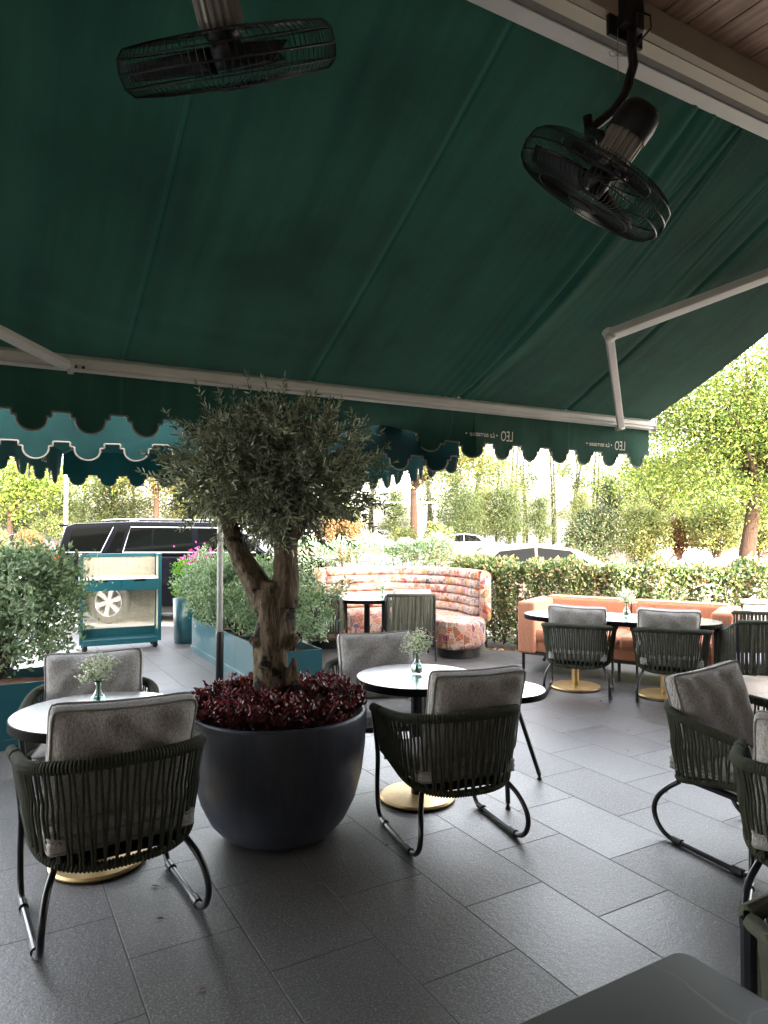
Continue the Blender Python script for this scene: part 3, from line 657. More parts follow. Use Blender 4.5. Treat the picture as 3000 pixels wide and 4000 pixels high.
# ------------------------------------------------------------------ rope armchair
def U_path(hw, yb, yf, zf, zb, n=80, ps=3.2):
    """U-shaped rim from front right round the back to front left"""
    pts = []
    for i in range(n+1):
        a = i/n; straight = 0.27
        if a < straight: k = a/straight; x = hw; y = yf+(0.0-yf)*k
        elif a > 1-straight: k = (1-a)/straight; x = -hw; y = yf+(0.0-yf)*k
        else:
            q = (a-straight)/(1-2*straight)*pi; x = hw*(abs(cos(q))**(2/ps))*(1 if cos(q) >= 0 else -1); y = -abs(yb)*(abs(sin(q))**(2/ps))
        m = (yf-y)/(yf+abs(yb)); z = zf+(zb-zf)*(m**1.3); pts.append(Vector((x, y, z)))
    # resample evenly
    d = [0]
    for i in range(n): d.append(d[-1]+(pts[i+1]-pts[i]).length)
    out = []; k = 0; Lt = d[-1]
    for i in range(n+1):
        t = Lt*i/n
        while k < n-1 and d[k+1] < t: k += 1
        out.append(pts[k].lerp(pts[k+1], (t-d[k])/max(1e-9, d[k+1]-d[k])))
    return out, Lt
def at(path, t):
    x = max(0, min(1, t))*(len(path)-1); i = min(int(x), len(path)-2); return path[i].lerp(path[i+1], x-i)
def wrapped(b, path, L, r, pitch=0.013, t0=0.0, t1=1.0):
    n = int((t1-t0)*L/pitch)*5; P = []; Rr = []
    for i in range(n+1):
        t = t0+(t1-t0)*i/n; P.append(at(path, t)); Rr.append(r*(0.70+0.36*abs(sin(pi*i/5))**0.6))
    b.tube(P, Rr, 9)
def cushion(name, w, h, t, mat, pmat, parent, Mx, loc, seed=0, N=22, plump=0.55, wr=0.006):
    rg = random.Random(seed); ph = [rg.uniform(0, 6) for _ in range(6)]
    b = MB(); vs = []; fs = []
    def outl(a, c):  # a,c in -1..1 -> pinched square
        k = 0.04; x = a*(1-k*(1-abs(c)**2)*1.0); y = c*(1-k*1.6*(1-abs(a)**2)); 
        rc = 1-0.045*(abs(a)*abs(c))**9
        return x*w/2*rc, y*h/2*rc
    def T(a, c): return t*0.5*(0.40+0.60*(max(0, (1-a**4)*(1-c**4)))**plump)
    for side in (1, -1):
        for i in range(N+1):
            for j in range(N+1):
                a = -1+2*i/N; c = -1+2*j/N; x, y = outl(a, c); e = max(abs(a), abs(c))
                z = T(a, c)+wr*(sin(9*a+ph[0]+3*c)*sin(5*c+ph[1])+0.6*sin(17*a+ph[2]+2*sin(4*c))*abs(c)**3)*(1-e**8)
                vs.append(Vector((x, z*side, y)))
    n1 = (N+1)**2
    for s_ in range(2):
        for i in range(N):
            for j in range(N):
                q = s_*n1; f = (q+i*(N+1)+j, q+(i+1)*(N+1)+j, q+(i+1)*(N+1)+j+1, q+i*(N+1)+j+1); fs.append(f if s_ == 0 else f[::-1])
    ring = [i*(N+1) for i in range(N)]+[N*(N+1)+j for j in range(N)]+[(N-i)*(N+1)+N for i in range(N)]+[N-j for j in range(N)]
    # boxed border with a slight bulge
    m = len(ring); mid = len(vs)
    for k in ring:
        p = (vs[k]+vs[k+n1])/2; o = Vector((p.x, 0, p.z)); o.normalize(); vs.append(p+o*t*0.06)
    for k in range(m):
        a, c = ring[k], ring[(k+1) % m]; fs.append((a, c, mid+(k+1) % m, mid+k)); fs.append((mid+k, mid+(k+1) % m, c+n1, a+n1))
    Mt = Mx; L_ = Vector(loc); b.add([Mt @ p+L_ for p in vs], fs); o = b.build(name, mat, parent, True)
    b = MB()
    for q in (0, n1): b.tube([Mt @ (vs[k+q]*1.006)+L_ for k in ring], 0.0055, 6, closed=True)
    b.build('piping', pmat, o, True); return o

def make_armchair(label, group):
    t = thing('rope_armchair', label, 'armchair', group=group)
    top, Lt = U_path(0.335, 0.320, 0.27, 0.625, 0.690, ps=2.7); low, Ll = U_path(0.295, 0.275, 0.22, 0.405, 0.300, ps=2.7)
    b = MB(); b.tube([at(top, i/60) for i in range(61)], 0.0125, 8); b.build('top_rail', M['frame'], t, True)
    b = MB(); wrapped(b, top, Lt, 0.0250, t0=0.012, t1=0.90); wrapped(b, top, Lt, 0.0250, t0=0.925, t1=0.995); b.build('rope_binding', M['rope'], t, True)
    b = MB(); b.tube([at(low, i/60) for i in range(61)], 0.0105, 8); b.build('bottom_rail', M['frame'], t, True)
    b = MB(); wrapped(b, low, Ll, 0.0185, pitch=0.014); b.build('rope_binding', M['rope'], t, True)
    b = MB(); n = 36; rg = random.Random(5)
    for i in range(n):
        a = 0.02+0.96*i/(n-1)
        for sgn in (-1, 1):
            p0 = at(top, a+sgn*0.0042); q0 = at(low, a+sgn*(0.010+0.005*rg.random())); 
            c = Vector((p0.x, p0.y, 0)); c.normalize(); off = c*0.010
            pm = p0.lerp(q0, 0.5)+c*0.014
            pts = [p0+off+Vector((0, 0, 0.010)), p0.lerp(q0, 0.06)+off*1.3, p0.lerp(q0, 0.3)*0.6+pm*0.4+off*0.2, pm, q0.lerp(p0, 0.1)+off, q0+off*0.8-Vector((0, 0, 0.008))]
            b.tube(pts, 0.0056, 6)
    b.build('rope_weave', M['rope'], t, True)
    for sx in (-1, 1):
        b = MB(); x = 0.298*sx
        fr = [(0.336*sx, 0.262, 0.622), (0.318*sx, 0.275, 0.52), (x, 0.285, 0.36), (x, 0.292, 0.20), (x, 0.285, 0.10), (x, 0.262, 0.045), (x, 0.225, 0.020), (x, 0.18, 0.0165)]
        fl = [(x, 0.0, 0.0165), (x, -0.13, 0.0165)]
        re = [(x, -0.20, 0.018), (x, -0.255, 0.035), (x, -0.298, 0.075), (x, -0.315, 0.13), (0.290*sx, -0.302, 0.19), (0.272*sx, -0.258, 0.25), (0.240*sx, -0.198, 0.302)]
        P = [Vector(p) for p in fr+fl+re]; Q = []
        for i in range(len(P)-1):
            p0, p1, p2, p3 = P[max(i-1, 0)], P[i], P[i+1], P[min(i+2, len(P)-1)]
            for k in range(4):
                s = k/4; Q.append(0.5*((2*p1)+(p2-p0)*s+(2*p0-5*p1+4*p2-p3)*s*s+(-p0+3*p1-3*p2+p3)*s**3))
        Q.append(P[-1]); b.tube(Q, 0.0135, 10); lg = b.build('leg', M['frame'], t, True)
        for yy in (0.185, -0.165):
            b = MB(); b.lathe([(0.0142, -0.028), (0.0185, -0.028), (0.0185, 0.028), (0.0142, 0.028)], 14, (x, yy, 0.0186), Matrix.Rotation(radians(90), 3, 'X')); b.build('glide', M['cap'], lg)
    b = MB(); b.box((0, -0.005, 0.318), (0.47, 0.46, 0.018)); b.tube([(-0.29, 0.20, 0.36), (0.29, 0.20, 0.36)], 0.011, 8); b.build('seat_frame', M['frame'], t)
    cushion('seat_cushion', 0.54, 0.52, 0.12, M['cush'], M['piping'], t, Matrix.Rotation(radians(90), 3, 'X'), (0, 0.01, 0.392), seed=2, plump=0.35, wr=0.003)
    cushion('back_cushion', 0.54, 0.46, 0.155, M['cush'], M['piping'], t, Matrix.Rotation(radians(13), 3, 'X') @ Matrix.Rotation(radians(2.5), 3, 'Y'), (0, -0.155, 0.655), seed=4, wr=0.010, plump=0.45)
    return t
def face(fx, fy): return atan2(-fx, fy)
G1 = 'olive rope armchairs with grey cushions'
ac = make_armchair('rope armchair with its back to us left of the round dark planter', G1)
ac.location = (-1.19, 3.07, 0); ac.rotation_euler = (0, 0, face(-0.55, 0.835))
for (x, y, fx, fy, lab) in (
    (0.344, 3.79, -0.35, 0.937, 'rope armchair with its back to us right of the round dark planter'),
    (1.84, 3.605, 0.435, -0.90, 'rope armchair seen side-on at the right, facing the near right table'),
    (1.80, 2.86, 0.51, 0.86, 'rope armchair cut off by the right edge, closest of the rope armchairs there'),
    (1.92, 6.93, 0.356, 0.934, 'rope armchair with its back to us before the left half of the orange sofa'),
    (2.70, 6.64, 0.34, 0.94, 'rope armchair with its back to us before the right half of the orange sofa'),
    (-1.66, 4.02, 0.30, -0.954, 'rope armchair facing us behind the left white-gleaming round table'),
    (-0.05, 4.74, 0.16, -0.987, 'rope armchair facing us behind the middle round table with flowers')):
    q_ = dup(ac, (x, y, 0), face(fx, fy), lab, G1); rj = random.Random(int(x*100)+7)
    for ch in q_.children:
        if ch.name.startswith('back_cushion'):
            a_ = rj.uniform(-0.09, 0.09)+(0.06 if x > 0.3 and y < 3.9 and x < 1 else 0); ch.rotation_euler = (rj.uniform(-0.02, 0.03), rj.uniform(-0.035, 0.035), a_); ch.location = (rj.uniform(-0.03, 0.03)+(0.06 if 0.3 < x < 1 else 0), 0.0, rj.uniform(-0.008, 0.015))
        if ch.name.startswith('seat_cushion'): ch.rotation_euler = (0, 0, rj.uniform(-0.03, 0.03))

ac.scale = (1.05,)*3; ac.location = (-1.165, 3.025, 0)

# ------------------------------------------------------------------ strap chairs (square frames)
def make_strap(label, group, cushion_on=True):
    t = thing('strap_chair', label, 'chair', group=group); hw = 0.29; yb = -0.27; yf = 0.27; zt = 0.80
    for sx in (-1, 1):
        b = MB(); b.tube([(hw*sx, yb+0.0, zt-0.005), (hw*sx, yb, 0.40), (hw*sx*1.04, yb-0.03, 0.0)], [0.016, 0.016, 0.012], 8); b.build('leg', M['frame'], t)
        b = MB(); b.tube([(hw*sx, yf, 0.64), (hw*sx, yf, 0.38), (hw*sx*1.04, yf+0.02, 0.0)], [0.015, 0.015, 0.012], 8); b.build('leg', M['frame'], t)
        b = MB(); b.tube([(hw*sx, yb, zt-0.01), (hw*sx, 0.0, 0.70), (hw*sx, yf, 0.65)], 0.014, 8); b.build('armrest', M['frame'], t); b = MB(); b.tube([(hw*sx, yb, 0.36), (hw*sx, yf, 0.36)], 0.013, 8); b.build('side_rail', M['frame'], t)
    for (y_, z_, nm_) in ((yb, zt, 'back_rail'), (yb, 0.36, 'seat_rail'), (yf, 0.36, 'seat_rail')):
        b = MB(); b.tube([(-hw, y_, z_), (hw, y_, z_)], 0.013, 8); b.build(nm_, M['frame'], t)
    b = MB(); rg = random.Random(3)
    def strap(p, q, wd, nrm):
        p, q, wd = Vector(p), Vector(q), Vector(wd)
        tw = wd.cross(Vector((0, 0, 1))).normalized()*0.006*rg.uniform(-1, 1); nn = Vector(nrm)*0.0035
        a = [p-wd+tw, p+wd-tw, q+wd+tw, q-wd-tw]; b.add([v+nn for v in a]+[v-nn for v in a], [(0, 1, 2, 3), (7, 6, 5, 4), (0, 3, 7, 4), (1, 5, 6, 2), (0, 4, 5, 1), (3, 2, 6, 7)])
    for i in range(17):
        x = -hw+0.030+(2*hw-0.06)*i/16; strap((x, yb-0.012, zt+0.012), (x+rg.uniform(-.006, .006), yb-0.012, 0.35), (0.0135, 0, 0), (0, 1, 0))
    for sx in (-1, 1):
        for i in range(13):
            y = yb+0.04+(yf-yb-0.08)*i/12; zz = zt-0.012-(y-yb)/(yf-yb)*0.13; strap((hw*sx*1.04, y, zz+0.01), (hw*sx*1.03, y+rg.uniform(-.01, .01), 0.355), (0, 0.0135, 0), (1, 0, 0))
    b.build('strap_weave', M['strap'], t)
    b = MB(); b.tube([(-hw, yb-0.004, zt+0.002), (hw, yb-0.004, zt+0.002)], 0.020, 8)
    for sx in (-1, 1): b.tube([(hw*sx, yb, zt-0.006), (hw*sx, 0.0, 0.702), (hw*sx, yf-0.03, 0.653)], 0.019, 8)
    b.build('rail_sleeve', M['strap'], t, True)
    cushion('seat_cushion', 0.53, 0.50, 0.10, M['cushw'], M['piping'], t, Matrix.Rotation(radians(90), 3, 'X'), (0, 0.0, 0.415), seed=9, plump=0.3, wr=0.002)
    return t
G2 = 'square olive strap chairs'
sc = make_strap('square strap chair nearest the camera, its corner by the black square table', G2)
sc.location = (1.155, 1.41, 0); sc.rotation_euler = (0, 0, face(0.5, -0.87))
sA = dup(sc, (3.38, 6.33, 0), face(0.10, 0.99), 'square strap chair in front of the white air cooler, back to us', G2)
sB = dup(sc, (3.74, 6.98, 0), face(0.30, 0.95), 'square strap chair beside the right arm of the orange sofa, white seat showing', G2)
sC = dup(sc, (0.30, 8.80, 0), face(-0.10, 0.99), 'square strap chair with a grey cushion, back to us before the patterned booth', G2)
sD = dup(sc, (-0.80, 8.72, 0), face(0.12, 0.99), 'square strap chair left of the booth table, half hidden by shrub leaves', G2)
sE = dup(sc, (-1.06, 9.45, 0), face(0.5, 0.86), 'farthest square strap chair left of the booth table, only its top rail showing', G2)
for s_, p_ in ((sC, 1),):
    cushion('back_cushion', 0.46, 0.40, 0.16, M['cushw'], M['piping'], s_, Matrix.Rotation(radians(10), 3, 'X'), (0.03, -0.14, 0.66), seed=12)

# ------------------------------------------------------------------ tables
def disc_top(b, R, z, th): b.lathe([(0, z-th), (R-0.01, z-th), (R, z-th+0.006), (R, z-0.004), (R-0.004, z), (0, z)], 72)
def round_table(label, x, y, R, z, baseR, rim='edge', low=False, group='round pedestal tables'):
    t = thing('round_table', label, 'table', (x, y, 0), 0, group)
    b = MB(); b.lathe([(0, z), (R-0.006, z)], 72); b.build('tabletop', M['tabletop'], t)
    b = MB(); b.lathe([(R-0.006, z), (R-0.001, z-0.003), (R, z-0.042), (R-0.02, z-0.046), (0.0, z-0.046)], 72); b.build('table_edge', M['edge'], t)
    b = MB(); b.lathe([(0.038, z-0.047), (0.038, 0.028)], 24); b.build('pedestal', M['black'], t, True)
    b = MB(); b.lathe([(0, 0.030), (0.06, 0.030), (baseR-0.012, 0.024), (baseR, 0.016), (baseR, 0.010), (0, 0.010)], 64); b.build('base', M['brass'], t)
    for k in range(4): b = MB(); b.lathe([(0, 0), (0.018, 0), (0.018, 0.010), (0, 0.010)], 10, (baseR*0.8*cos(k*pi/2+.5), baseR*0.8*sin(k*pi/2+.5), 0)); b.build('foot', M['black'], t)
    return t
round_table('round dark table with gleaming top at the left, flowers on it', -1.385, 3.44, 0.40, 0.73, 0.225)
round_table('round dark table in the middle between two armchairs, flowers on it', 0.20, 4.25, 0.368, 0.73, 0.225)
round_table('round table at the right edge, only a sliver of its top showing', 2.25, 3.05, 0.42, 0.73, 0.25)
round_table('dark round table inside the curve of the patterned booth', -0.22, 9.12, 0.55, 0.73, 0.25)
t = thing('side_table', 'low round side table on splayed black legs beside the middle table', 'side table', (0.745, 4.40, 0))
b = MB(); b.lathe([(0, 0.62), (0.255, 0.62)], 56); b.build('tabletop', M['tabletop'], t)
b = MB(); b.lathe([(0.255, 0.62), (0.262, 0.617), (0.262, 0.585), (0.0, 0.583)], 56); b.build('table_edge', M['edge'], t)
for k, (fx, fy) in enumerate(((0.255, 0.15), (-0.03, -0.32), (-0.27, 0.14))):
    b = MB(); b.tube([(fx*0.25, fy*0.25, 0.58), (fx, fy, 0.03)], 0.014, 8); b.tube([(fx, fy, 0.03), (fx, fy, 0.0)], [0.007, 0.017], 10); b.build('leg', M['black'], t)
# oval table before the sofa
t = thing('oval_table', 'long oval dark table on brass bases before the orange sofa', 'table', (2.32, 6.97, 0), radians(-26))
def stad(L, W, n=28):
    pts = []; r = W/2
    for k in range(n+1): a = -pi/2+pi*k/n; pts.append((L/2-r*1.15+1.15*r*cos(a), r*sin(a)))
    for k in range(n+1): a = pi/2+pi*k/n; pts.append((-(L/2-r*1.15)+1.15*r*cos(a), r*sin(a)))
    return pts
P = stad(1.86, 0.72); n = len(P)
me = bpy.data.meshes.new('tabletop'); me.from_pydata([(x, y, 0.735) for x, y in P], [], [tuple(range(n))]); link('tabletop', me, M['tabletop'], t)
b = MB(); b.add([(x, y, 0.735) for x, y in P]+[(x*1.003, y*1.006, 0.731) for x, y in P]+[(x*1.003, y*1.006, 0.69) for x, y in P], [(i, (i+1) % n, (i+1) % n+n, i+n) for i in range(n)]+[(i+n, (i+1) % n+n, (i+1) % n+2*n, i+2*n) for i in range(n)]+[tuple(2*n+i for i in range(n))]); b.build('table_edge', M['edge'], t)
for sx in (-0.42, 0.42):
    b = MB(); b.lathe([(0.036, 0.69), (0.036, 0.03)], 20, (sx, 0, 0)); b.build('pedestal', M['brass'], t, True)
    b = MB(); b.lathe([(0, 0.03), (0.24, 0.025), (0.25, 0.017), (0.25, 0.008), (0, 0.008)], 48, (sx, 0, 0)); b.build('base', M['brass'], t)
# black square table nearest the camera
t = thing('square_table', 'black stone square table cut off at the bottom right corner', 'table', tuple(uv(0, 0)), TH)
cx = V.dot(Vector((0.618, 1.478, 0))); cy = U.dot(Vector((0.618, 1.478, 0)))
def rsq(x0, x1, y0, y1, r):
    o = []
    for (qx, qy, a0) in ((x1-r, y1-r, 0), (x0+r, y1-r, 90), (x0+r, y0+r, 180), (x1-r, y0+r, 270)):
        for k in range(7): a = radians(a0+15*k); o.append((qx+r*cos(a), qy+r*sin(a)))
    return o
P = rsq(cx-0.75, cx, cy-0.75, cy, 0.032); n = len(P)
mst, nn_, ll_, bb_ = nt('veined_black_stone'); c_ = coord(nn_); w_ = nn_.new('ShaderNodeTexVoronoi'); w_.feature = 'DISTANCE_TO_EDGE'; w_.inputs['Scale'].default_value = 3.2
nz_ = nn_.new('ShaderNodeTexNoise'); nz_.inputs['Scale'].default_value = 4; ll_.new(c_, nz_.inputs['Vector']); vm_ = nn_.new('ShaderNodeVectorMath'); vm_.operation = 'MULTIPLY_ADD'; ll_.new(nz_.outputs['Color'], vm_.inputs[0]); vm_.inputs[1].default_value = (.3, .3, .3); ll_.new(c_, vm_.inputs[2]); ll_.new(vm_.outputs[0], w_.inputs['Vector'])
ve = ramp(nn_, ll_, w_.outputs['Distance'], [(0.0, (0.07, 0.07, 0.06)), (0.012, (0.012, 0.014, 0.012))]); sm = noise(nn_, ll_, c_, 3.0)
ll_.new(mix(nn_, ll_, ramp(nn_, ll_, sm, [(0.45, (0, 0, 0)), (0.6, (1, 1, 1))]), (0.012, 0.014, 0.012), ve), bb_.inputs['Base Color']); bb_.inputs['Roughness'].default_value = 0.36; bb_.inputs['Specular IOR Level'].default_value = 0.25
b = MB(); b.add([(x, y, 0.745) for x, y in P]+[(x, y, 0.72) for x, y in P], [tuple(range(n)), tuple(range(2*n-1, n-1, -1))]+[(i, (i+1) % n, (i+1) % n+n, i+n) for i in range(n)]); b.build('tabletop', mst, t, bevel=0.003)
b = MB(); b.lathe([(0.04, 0.72), (0.04, 0.03)], 20, (cx-0.375, cy-0.375, 0)); b.build('pedestal', M['black'], t, True)
b = MB(); b.lathe([(0, 0.03), (0.25, 0.022), (0.25, 0.0)], 40, (cx-0.375, cy-0.375, 0)); b.build('base', M['brass'], t)

# vases ---------------------------------------------------------------
def make_vase():
    t = thing('flower_vase', 'glass bud vase of white gypsophila on the left round table', 'vase', group='bud vases of gypsophila')
    b = MB(); out = [(0.0, 0.0), (0.022, 0.0), (0.027, 0.006), (0.036, 0.026), (0.038, 0.042), (0.032, 0.060), (0.018, 0.078), (0.0135, 0.095), (0.0135, 0.115), (0.018, 0.130), (0.026, 0.140)]
    inn = [(0.0235, 0.139), (0.0155, 0.129), (0.0115, 0.115), (0.0115, 0.095), (0.016, 0.079), (0.030, 0.060), (0.0355, 0.042), (0.0335, 0.027), (0.024, 0.010), (0.0, 0.008)]
    b.lathe(out+inn, 28); b.build('vase_body', M['vase'], t, True, fix=True)
    b = MB(); b.lathe([(0, 0.0085), (0.0238, 0.0105), (0.0332, 0.027), (0.0352, 0.042), (0.0297, 0.059), (0.0, 0.059)], 24); b.build('water', M['water'], t, True)
    rg = random.Random(21); st = MB(); bd = MB()
    for i in range(48):
        a = rg.uniform(0, 2*pi); r = 0.085*sqrt(rg.random()); h = 0.185+rg.random()*0.085-(r*0.45)
        tip = Vector((r*cos(a), r*sin(a), h)); base = Vector((0.008*cos(a+2.5), 0.008*sin(a+2.5), 0.015)); neck = Vector((0.007*cos(a), 0.007*sin(a), 0.13))
        st.tube([base, neck, neck.lerp(tip, 0.5)+Vector((0, 0, 0.012)), tip], 0.0010, 3, cap=False)
        for k in range(9):
            p = tip+Vector((rg.gauss(0, 0.014), rg.gauss(0, 0.014), rg.gauss(0, 0.013))); st.tube([tip-Vector((0, 0, 0.02)), p], 0.0006, 3, cap=False)
            s = rg.uniform(0.0042, 0.0072); bd.add([p+Vector(v)*s for v in ((1, 0, 0), (-1, 0, 0), (0, 1, 0), (0, -1, 0), (0, 0, .8), (0, 0, -.8))], [(0, 2, 4), (2, 1, 4), (1, 3, 4), (3, 0, 4), (2, 0, 5), (1, 2, 5), (3, 1, 5), (0, 3, 5)])
    st.build('stem', M['stemg'], t, fix=False)['kind'] = 'stuff'; bd.build('blossom', M['bud'], t, True, fix=False)['kind'] = 'stuff'
    return t
vz = make_vase(); vz.location = (-1.405, 3.47, 0.731)
dup(vz, (0.20, 4.28, 0.731), 1.1, 'glass bud vase of white gypsophila on the middle round table')
dup(vz, (-0.02, 8.75, 0.731), 2.1, 'glass bud vase of white gypsophila on the booth table')
dup(vz, (2.42, 7.02, 0.736), 2.9, 'glass bud vase of white gypsophila on the oval table by the sofa')

# ------------------------------------------------------------------ orange sofa
t = thing('sofa', 'long burnt orange sofa on black legs before the hedge', 'sofa', (2.66, 7.72, 0), atan2(-1.15, 1.82))
Ls = 2.20
def soft(name, c, d, parent, bev=0.035, mat='orange', mx=None):
    b = MB(); b.box(c, d, mx, bev); return b.build(name, M[mat], parent, True, weighted=True)
soft('base', (0, 0.0, 0.30), (Ls-0.02, 0.70, 0.16), t, 0.02)
for sx in (-1, 1):
    soft('arm', (sx*(Ls/2-0.10), -0.02, 0.50), (0.20, 0.80, 0.58), t, 0.03)
    a_ = soft('back_cushion', (sx*(Ls/4-0.05), 0.33, 0.58), (Ls/2-0.105, 0.24, 0.46), t, 0.045)
    b = MB(); x0 = sx*(Ls/4-0.05); w = Ls/4-0.075
    b.tube([(x0-w, 0.225, 0.80), (x0+w, 0.225, 0.80)], 0.006, 6); b.build('piping', M['opipe'], a_)
    soft('seat_cushion', (sx*(Ls/4-0.05), -0.06, 0.405), (Ls/2-0.105, 0.62, 0.15), t, 0.05)
b = MB(); b.box((0, 0, 0.205), (Ls-0.06, 0.72, 0.025)); b.build('seat_frame', M['black'], t)
for sx in (-1, 1):
    for sy in (-1, 1):
        b = MB(); b.tube([(sx*(Ls/2-0.05), sy*0.36, 0.21), (sx*(Ls/2-0.05), sy*0.36, 0.04), (sx*(Ls/2-0.03), sy*0.36, 0.0)], [0.018, 0.018, 0.024], 8); b.build('leg', M['black'], t)
b = MB(); b.tube([(0, -0.33, 0.21), (0, -0.33, 0)], 0.018, 8); b.build('leg', M['black'], t)

# ------------------------------------------------------------------ curved patterned booth
t = thing('curved_booth', 'curved banquette upholstered in coral floral fabric with channelled back', 'banquette', (0.06, 9.28, 0))
def sweep(sections, prof_fn, name, mat, a0, a1, n, parent, endcap=True, tz=1.0):
    """prof_fn(a,k)-> list of (r,z) ; swept about the centre"""
    b = MB(); vs = []; m = None
    for i in range(n+1):
        k = i/n; a = a0+(a1-a0)*k; pr = prof_fn(k); m = len(pr)
        for r, z in pr: vs.append((r*cos(a), r*sin(a), z))
    fs = [(i*m+j, i*m+(j+1) % m, (i+1)*m+(j+1) % m, (i+1)*m+j) for i in range(n) for j in range(m)]
    fs += [tuple(range(m)), tuple(n*m+j for j in range(m-1, -1, -1))]
    b.add(vs, fs); return b.build(name, mat, parent, True)
def rr(r0, r1, z0, z1, rad, k=5, bulge=0.0):
    o = []
    for (cx_, cz_, a0) in ((r1-rad, z1-rad, 0), (r0+rad, z1-rad, 90), (r0+rad, z0+rad, 180), (r1-rad, z0+rad, 270)):
        for i in range(k): a = radians(a0+90*i/(k-1)); o.append((cx_+rad*cos(a), cz_+rad*sin(a)))
    return o
A0, A1 = radians(-40), radians(176)
def endf(k):  # rounds the ends of the seat
    e = min(k, 1-k)*3.75*1.0; w = 0.34/(0.95*(A1-A0)); q = min(1, min(k, 1-k)/w); return sqrt(max(0.0, 1-(1-q)**2))
def seatp(k):
    f = max(0.05, endf(k)); mid = 0.93; h = 0.335*f; return rr(mid-h, mid+h, 0.115, 0.455, 0.07*f+0.003)
seat_b = sweep(None, seatp, 'seat', M['floral'], A0, A1, 90, t)
def plp(k):
    f = max(0.04, endf(k)); mid = 0.93; h = 0.27*f; return rr(mid-h, mid+h, 0.0, 0.125, 0.008)
sweep(None, plp, 'plinth', M['black'], A0+0.05, A1-0.05, 70, t)
B0, B1 = radians(-6), radians(143)
def backp(k): return rr(1.20, 1.34, 0.40, 1.045, 0.06)
sweep(None, backp, 'back', M['floral'], B0, B1, 60, t)
for i in range(5):
    z0 = 0.46+0.117*i
    def cp(k, z0=z0):
        f = max(0.15, sqrt(max(0, 1-(1-min(1, min(k, 1-k)/0.022))**2))); return rr(1.205-0.105*f-0.012*(4-i), 1.24, z0, z0+0.117, 0.045, 6)
    sweep(None, cp, 'back_channel', M['floral'], B0+0.09+(4-i)*0.010, B1-0.09, 60, t)

# ------------------------------------------------------------------ mobile host stand with cane panels
t = thing('host_stand', 'teal rolling host stand with cane mesh panels and marble shelf', 'stand', (-3.55, 9.46, 0), TH+radians(-4))
W_, D_, H_ = 1.02, 0.36, 1.27
# local: x along the front, front face at y=-D/2 ... camera side
def bar_(b, x0, x1, y0, y1, z0, z1): b.box(((x0+x1)/2, (y0+y1)/2, (z0+z1)/2), (x1-x0, y1-y0, z1-z0))
for sx in (-1, 1):
    b = MB(); X = sx*(W_/2-0.022)
    bar_(b, X-0.022, X+0.022, -D_/2, -D_/2+0.035, 0.10, H_); bar_(b, X-0.022, X+0.022, D_/2-0.035, D_/2, 0.10, H_)
    bar_(b, X-0.020, X+0.020, -D_/2+0.035, D_/2-0.035, H_-0.03, H_-0.001); bar_(b, X-0.020, X+0.020, -D_/2+0.035, D_/2-0.035, 0.80, 0.96); bar_(b, X-0.020, X+0.020, -D_/2+0.035, D_/2-0.035, 0.10, 0.24)
    b.build('side_frame', M['teal'], t, bevel=0.002)
    for (z0, z1) in ((0.24, 0.80), (0.96, H_-0.03)):
        b = MB(); z = z0+0.006
        while z < z1: bar_(b, X-0.003, X+0.003, -D_/2+0.035, D_/2-0.035, z, z+0.009); z += 0.0155
        y = -D_/2+0.04
        while y < D_/2-0.04: bar_(b, X-0.004, X-0.0015, y, y+0.006, z0, z1); y += 0.0155
        b.build('cane_panel', M['cane'], t)
b = MB(); bar_(b, -W_/2+0.044, W_/2-0.044, D_/2-0.035, D_/2-0.004, H_-0.045, H_-0.002); b.build('top_rail', M['teal'], t, bevel=0.002)
b = MB(); bar_(b, -W_/2+0.044, W_/2-0.044, D_/2-0.03, D_/2-0.004, 0.13, 0.26); b.build('back_panel', M['teal'], t, bevel=0.002)
for (z0, z1) in ((0.26, 0.80), (0.93, H_-0.045)):
    b = MB(); x = -W_/2+0.05
    while x < W_/2-0.05: bar_(b, x, x+0.0052, D_/2-0.022, D_/2-0.019, z0, z1); x += 0.0155
    z = z0+0.004
    while z < z1: bar_(b, -W_/2+0.044, W_/2-0.044, D_/2-0.018, D_/2-0.0155, z, z+0.0052); z += 0.0155
    b.build('cane_panel', M['cane'], t)
b = MB(); bar_(b, -W_/2+0.044, W_/2-0.044, -D_/2+0.004, D_/2-0.024, 0.935, 0.958); b.build('marble_shelf', M['marble'], t)
for sx in (-1, 1):
    x0, x1 = (-W_/2+0.046, -0.002) if sx < 0 else (0.002, W_/2-0.046)
    xm = (x0+x1)/2; b = MB(); bar_(b, x0, x1, -D_/2+0.002, -D_/2+0.02, 0.79, 0.905); bar_(b, x0, xm-0.075, -D_/2+0.002, -D_/2+0.02, 0.905, 0.930); bar_(b, xm+0.075, x1, -D_/2+0.002, -D_/2+0.02, 0.905, 0.930); dr = b.build('drawer', M['teal'], t)
b = MB(); bar_(b, -W_/2+0.046, W_/2-0.046, -D_/2+0.03, D_/2-0.026, 0.80, 0.92); b.build('drawer_box', M['black'], t)
b = MB(); bar_(b, -W_/2+0.044, W_/2-0.044, -D_/2+0.002, D_/2-0.032, 0.115, 0.15); bar_(b, -W_/2+0.044, W_/2-0.044, -D_/2+0.001, -D_/2+0.02, 0.08, 0.1148); b.build('bottom_shelf', M['teal'], t, bevel=0.002)
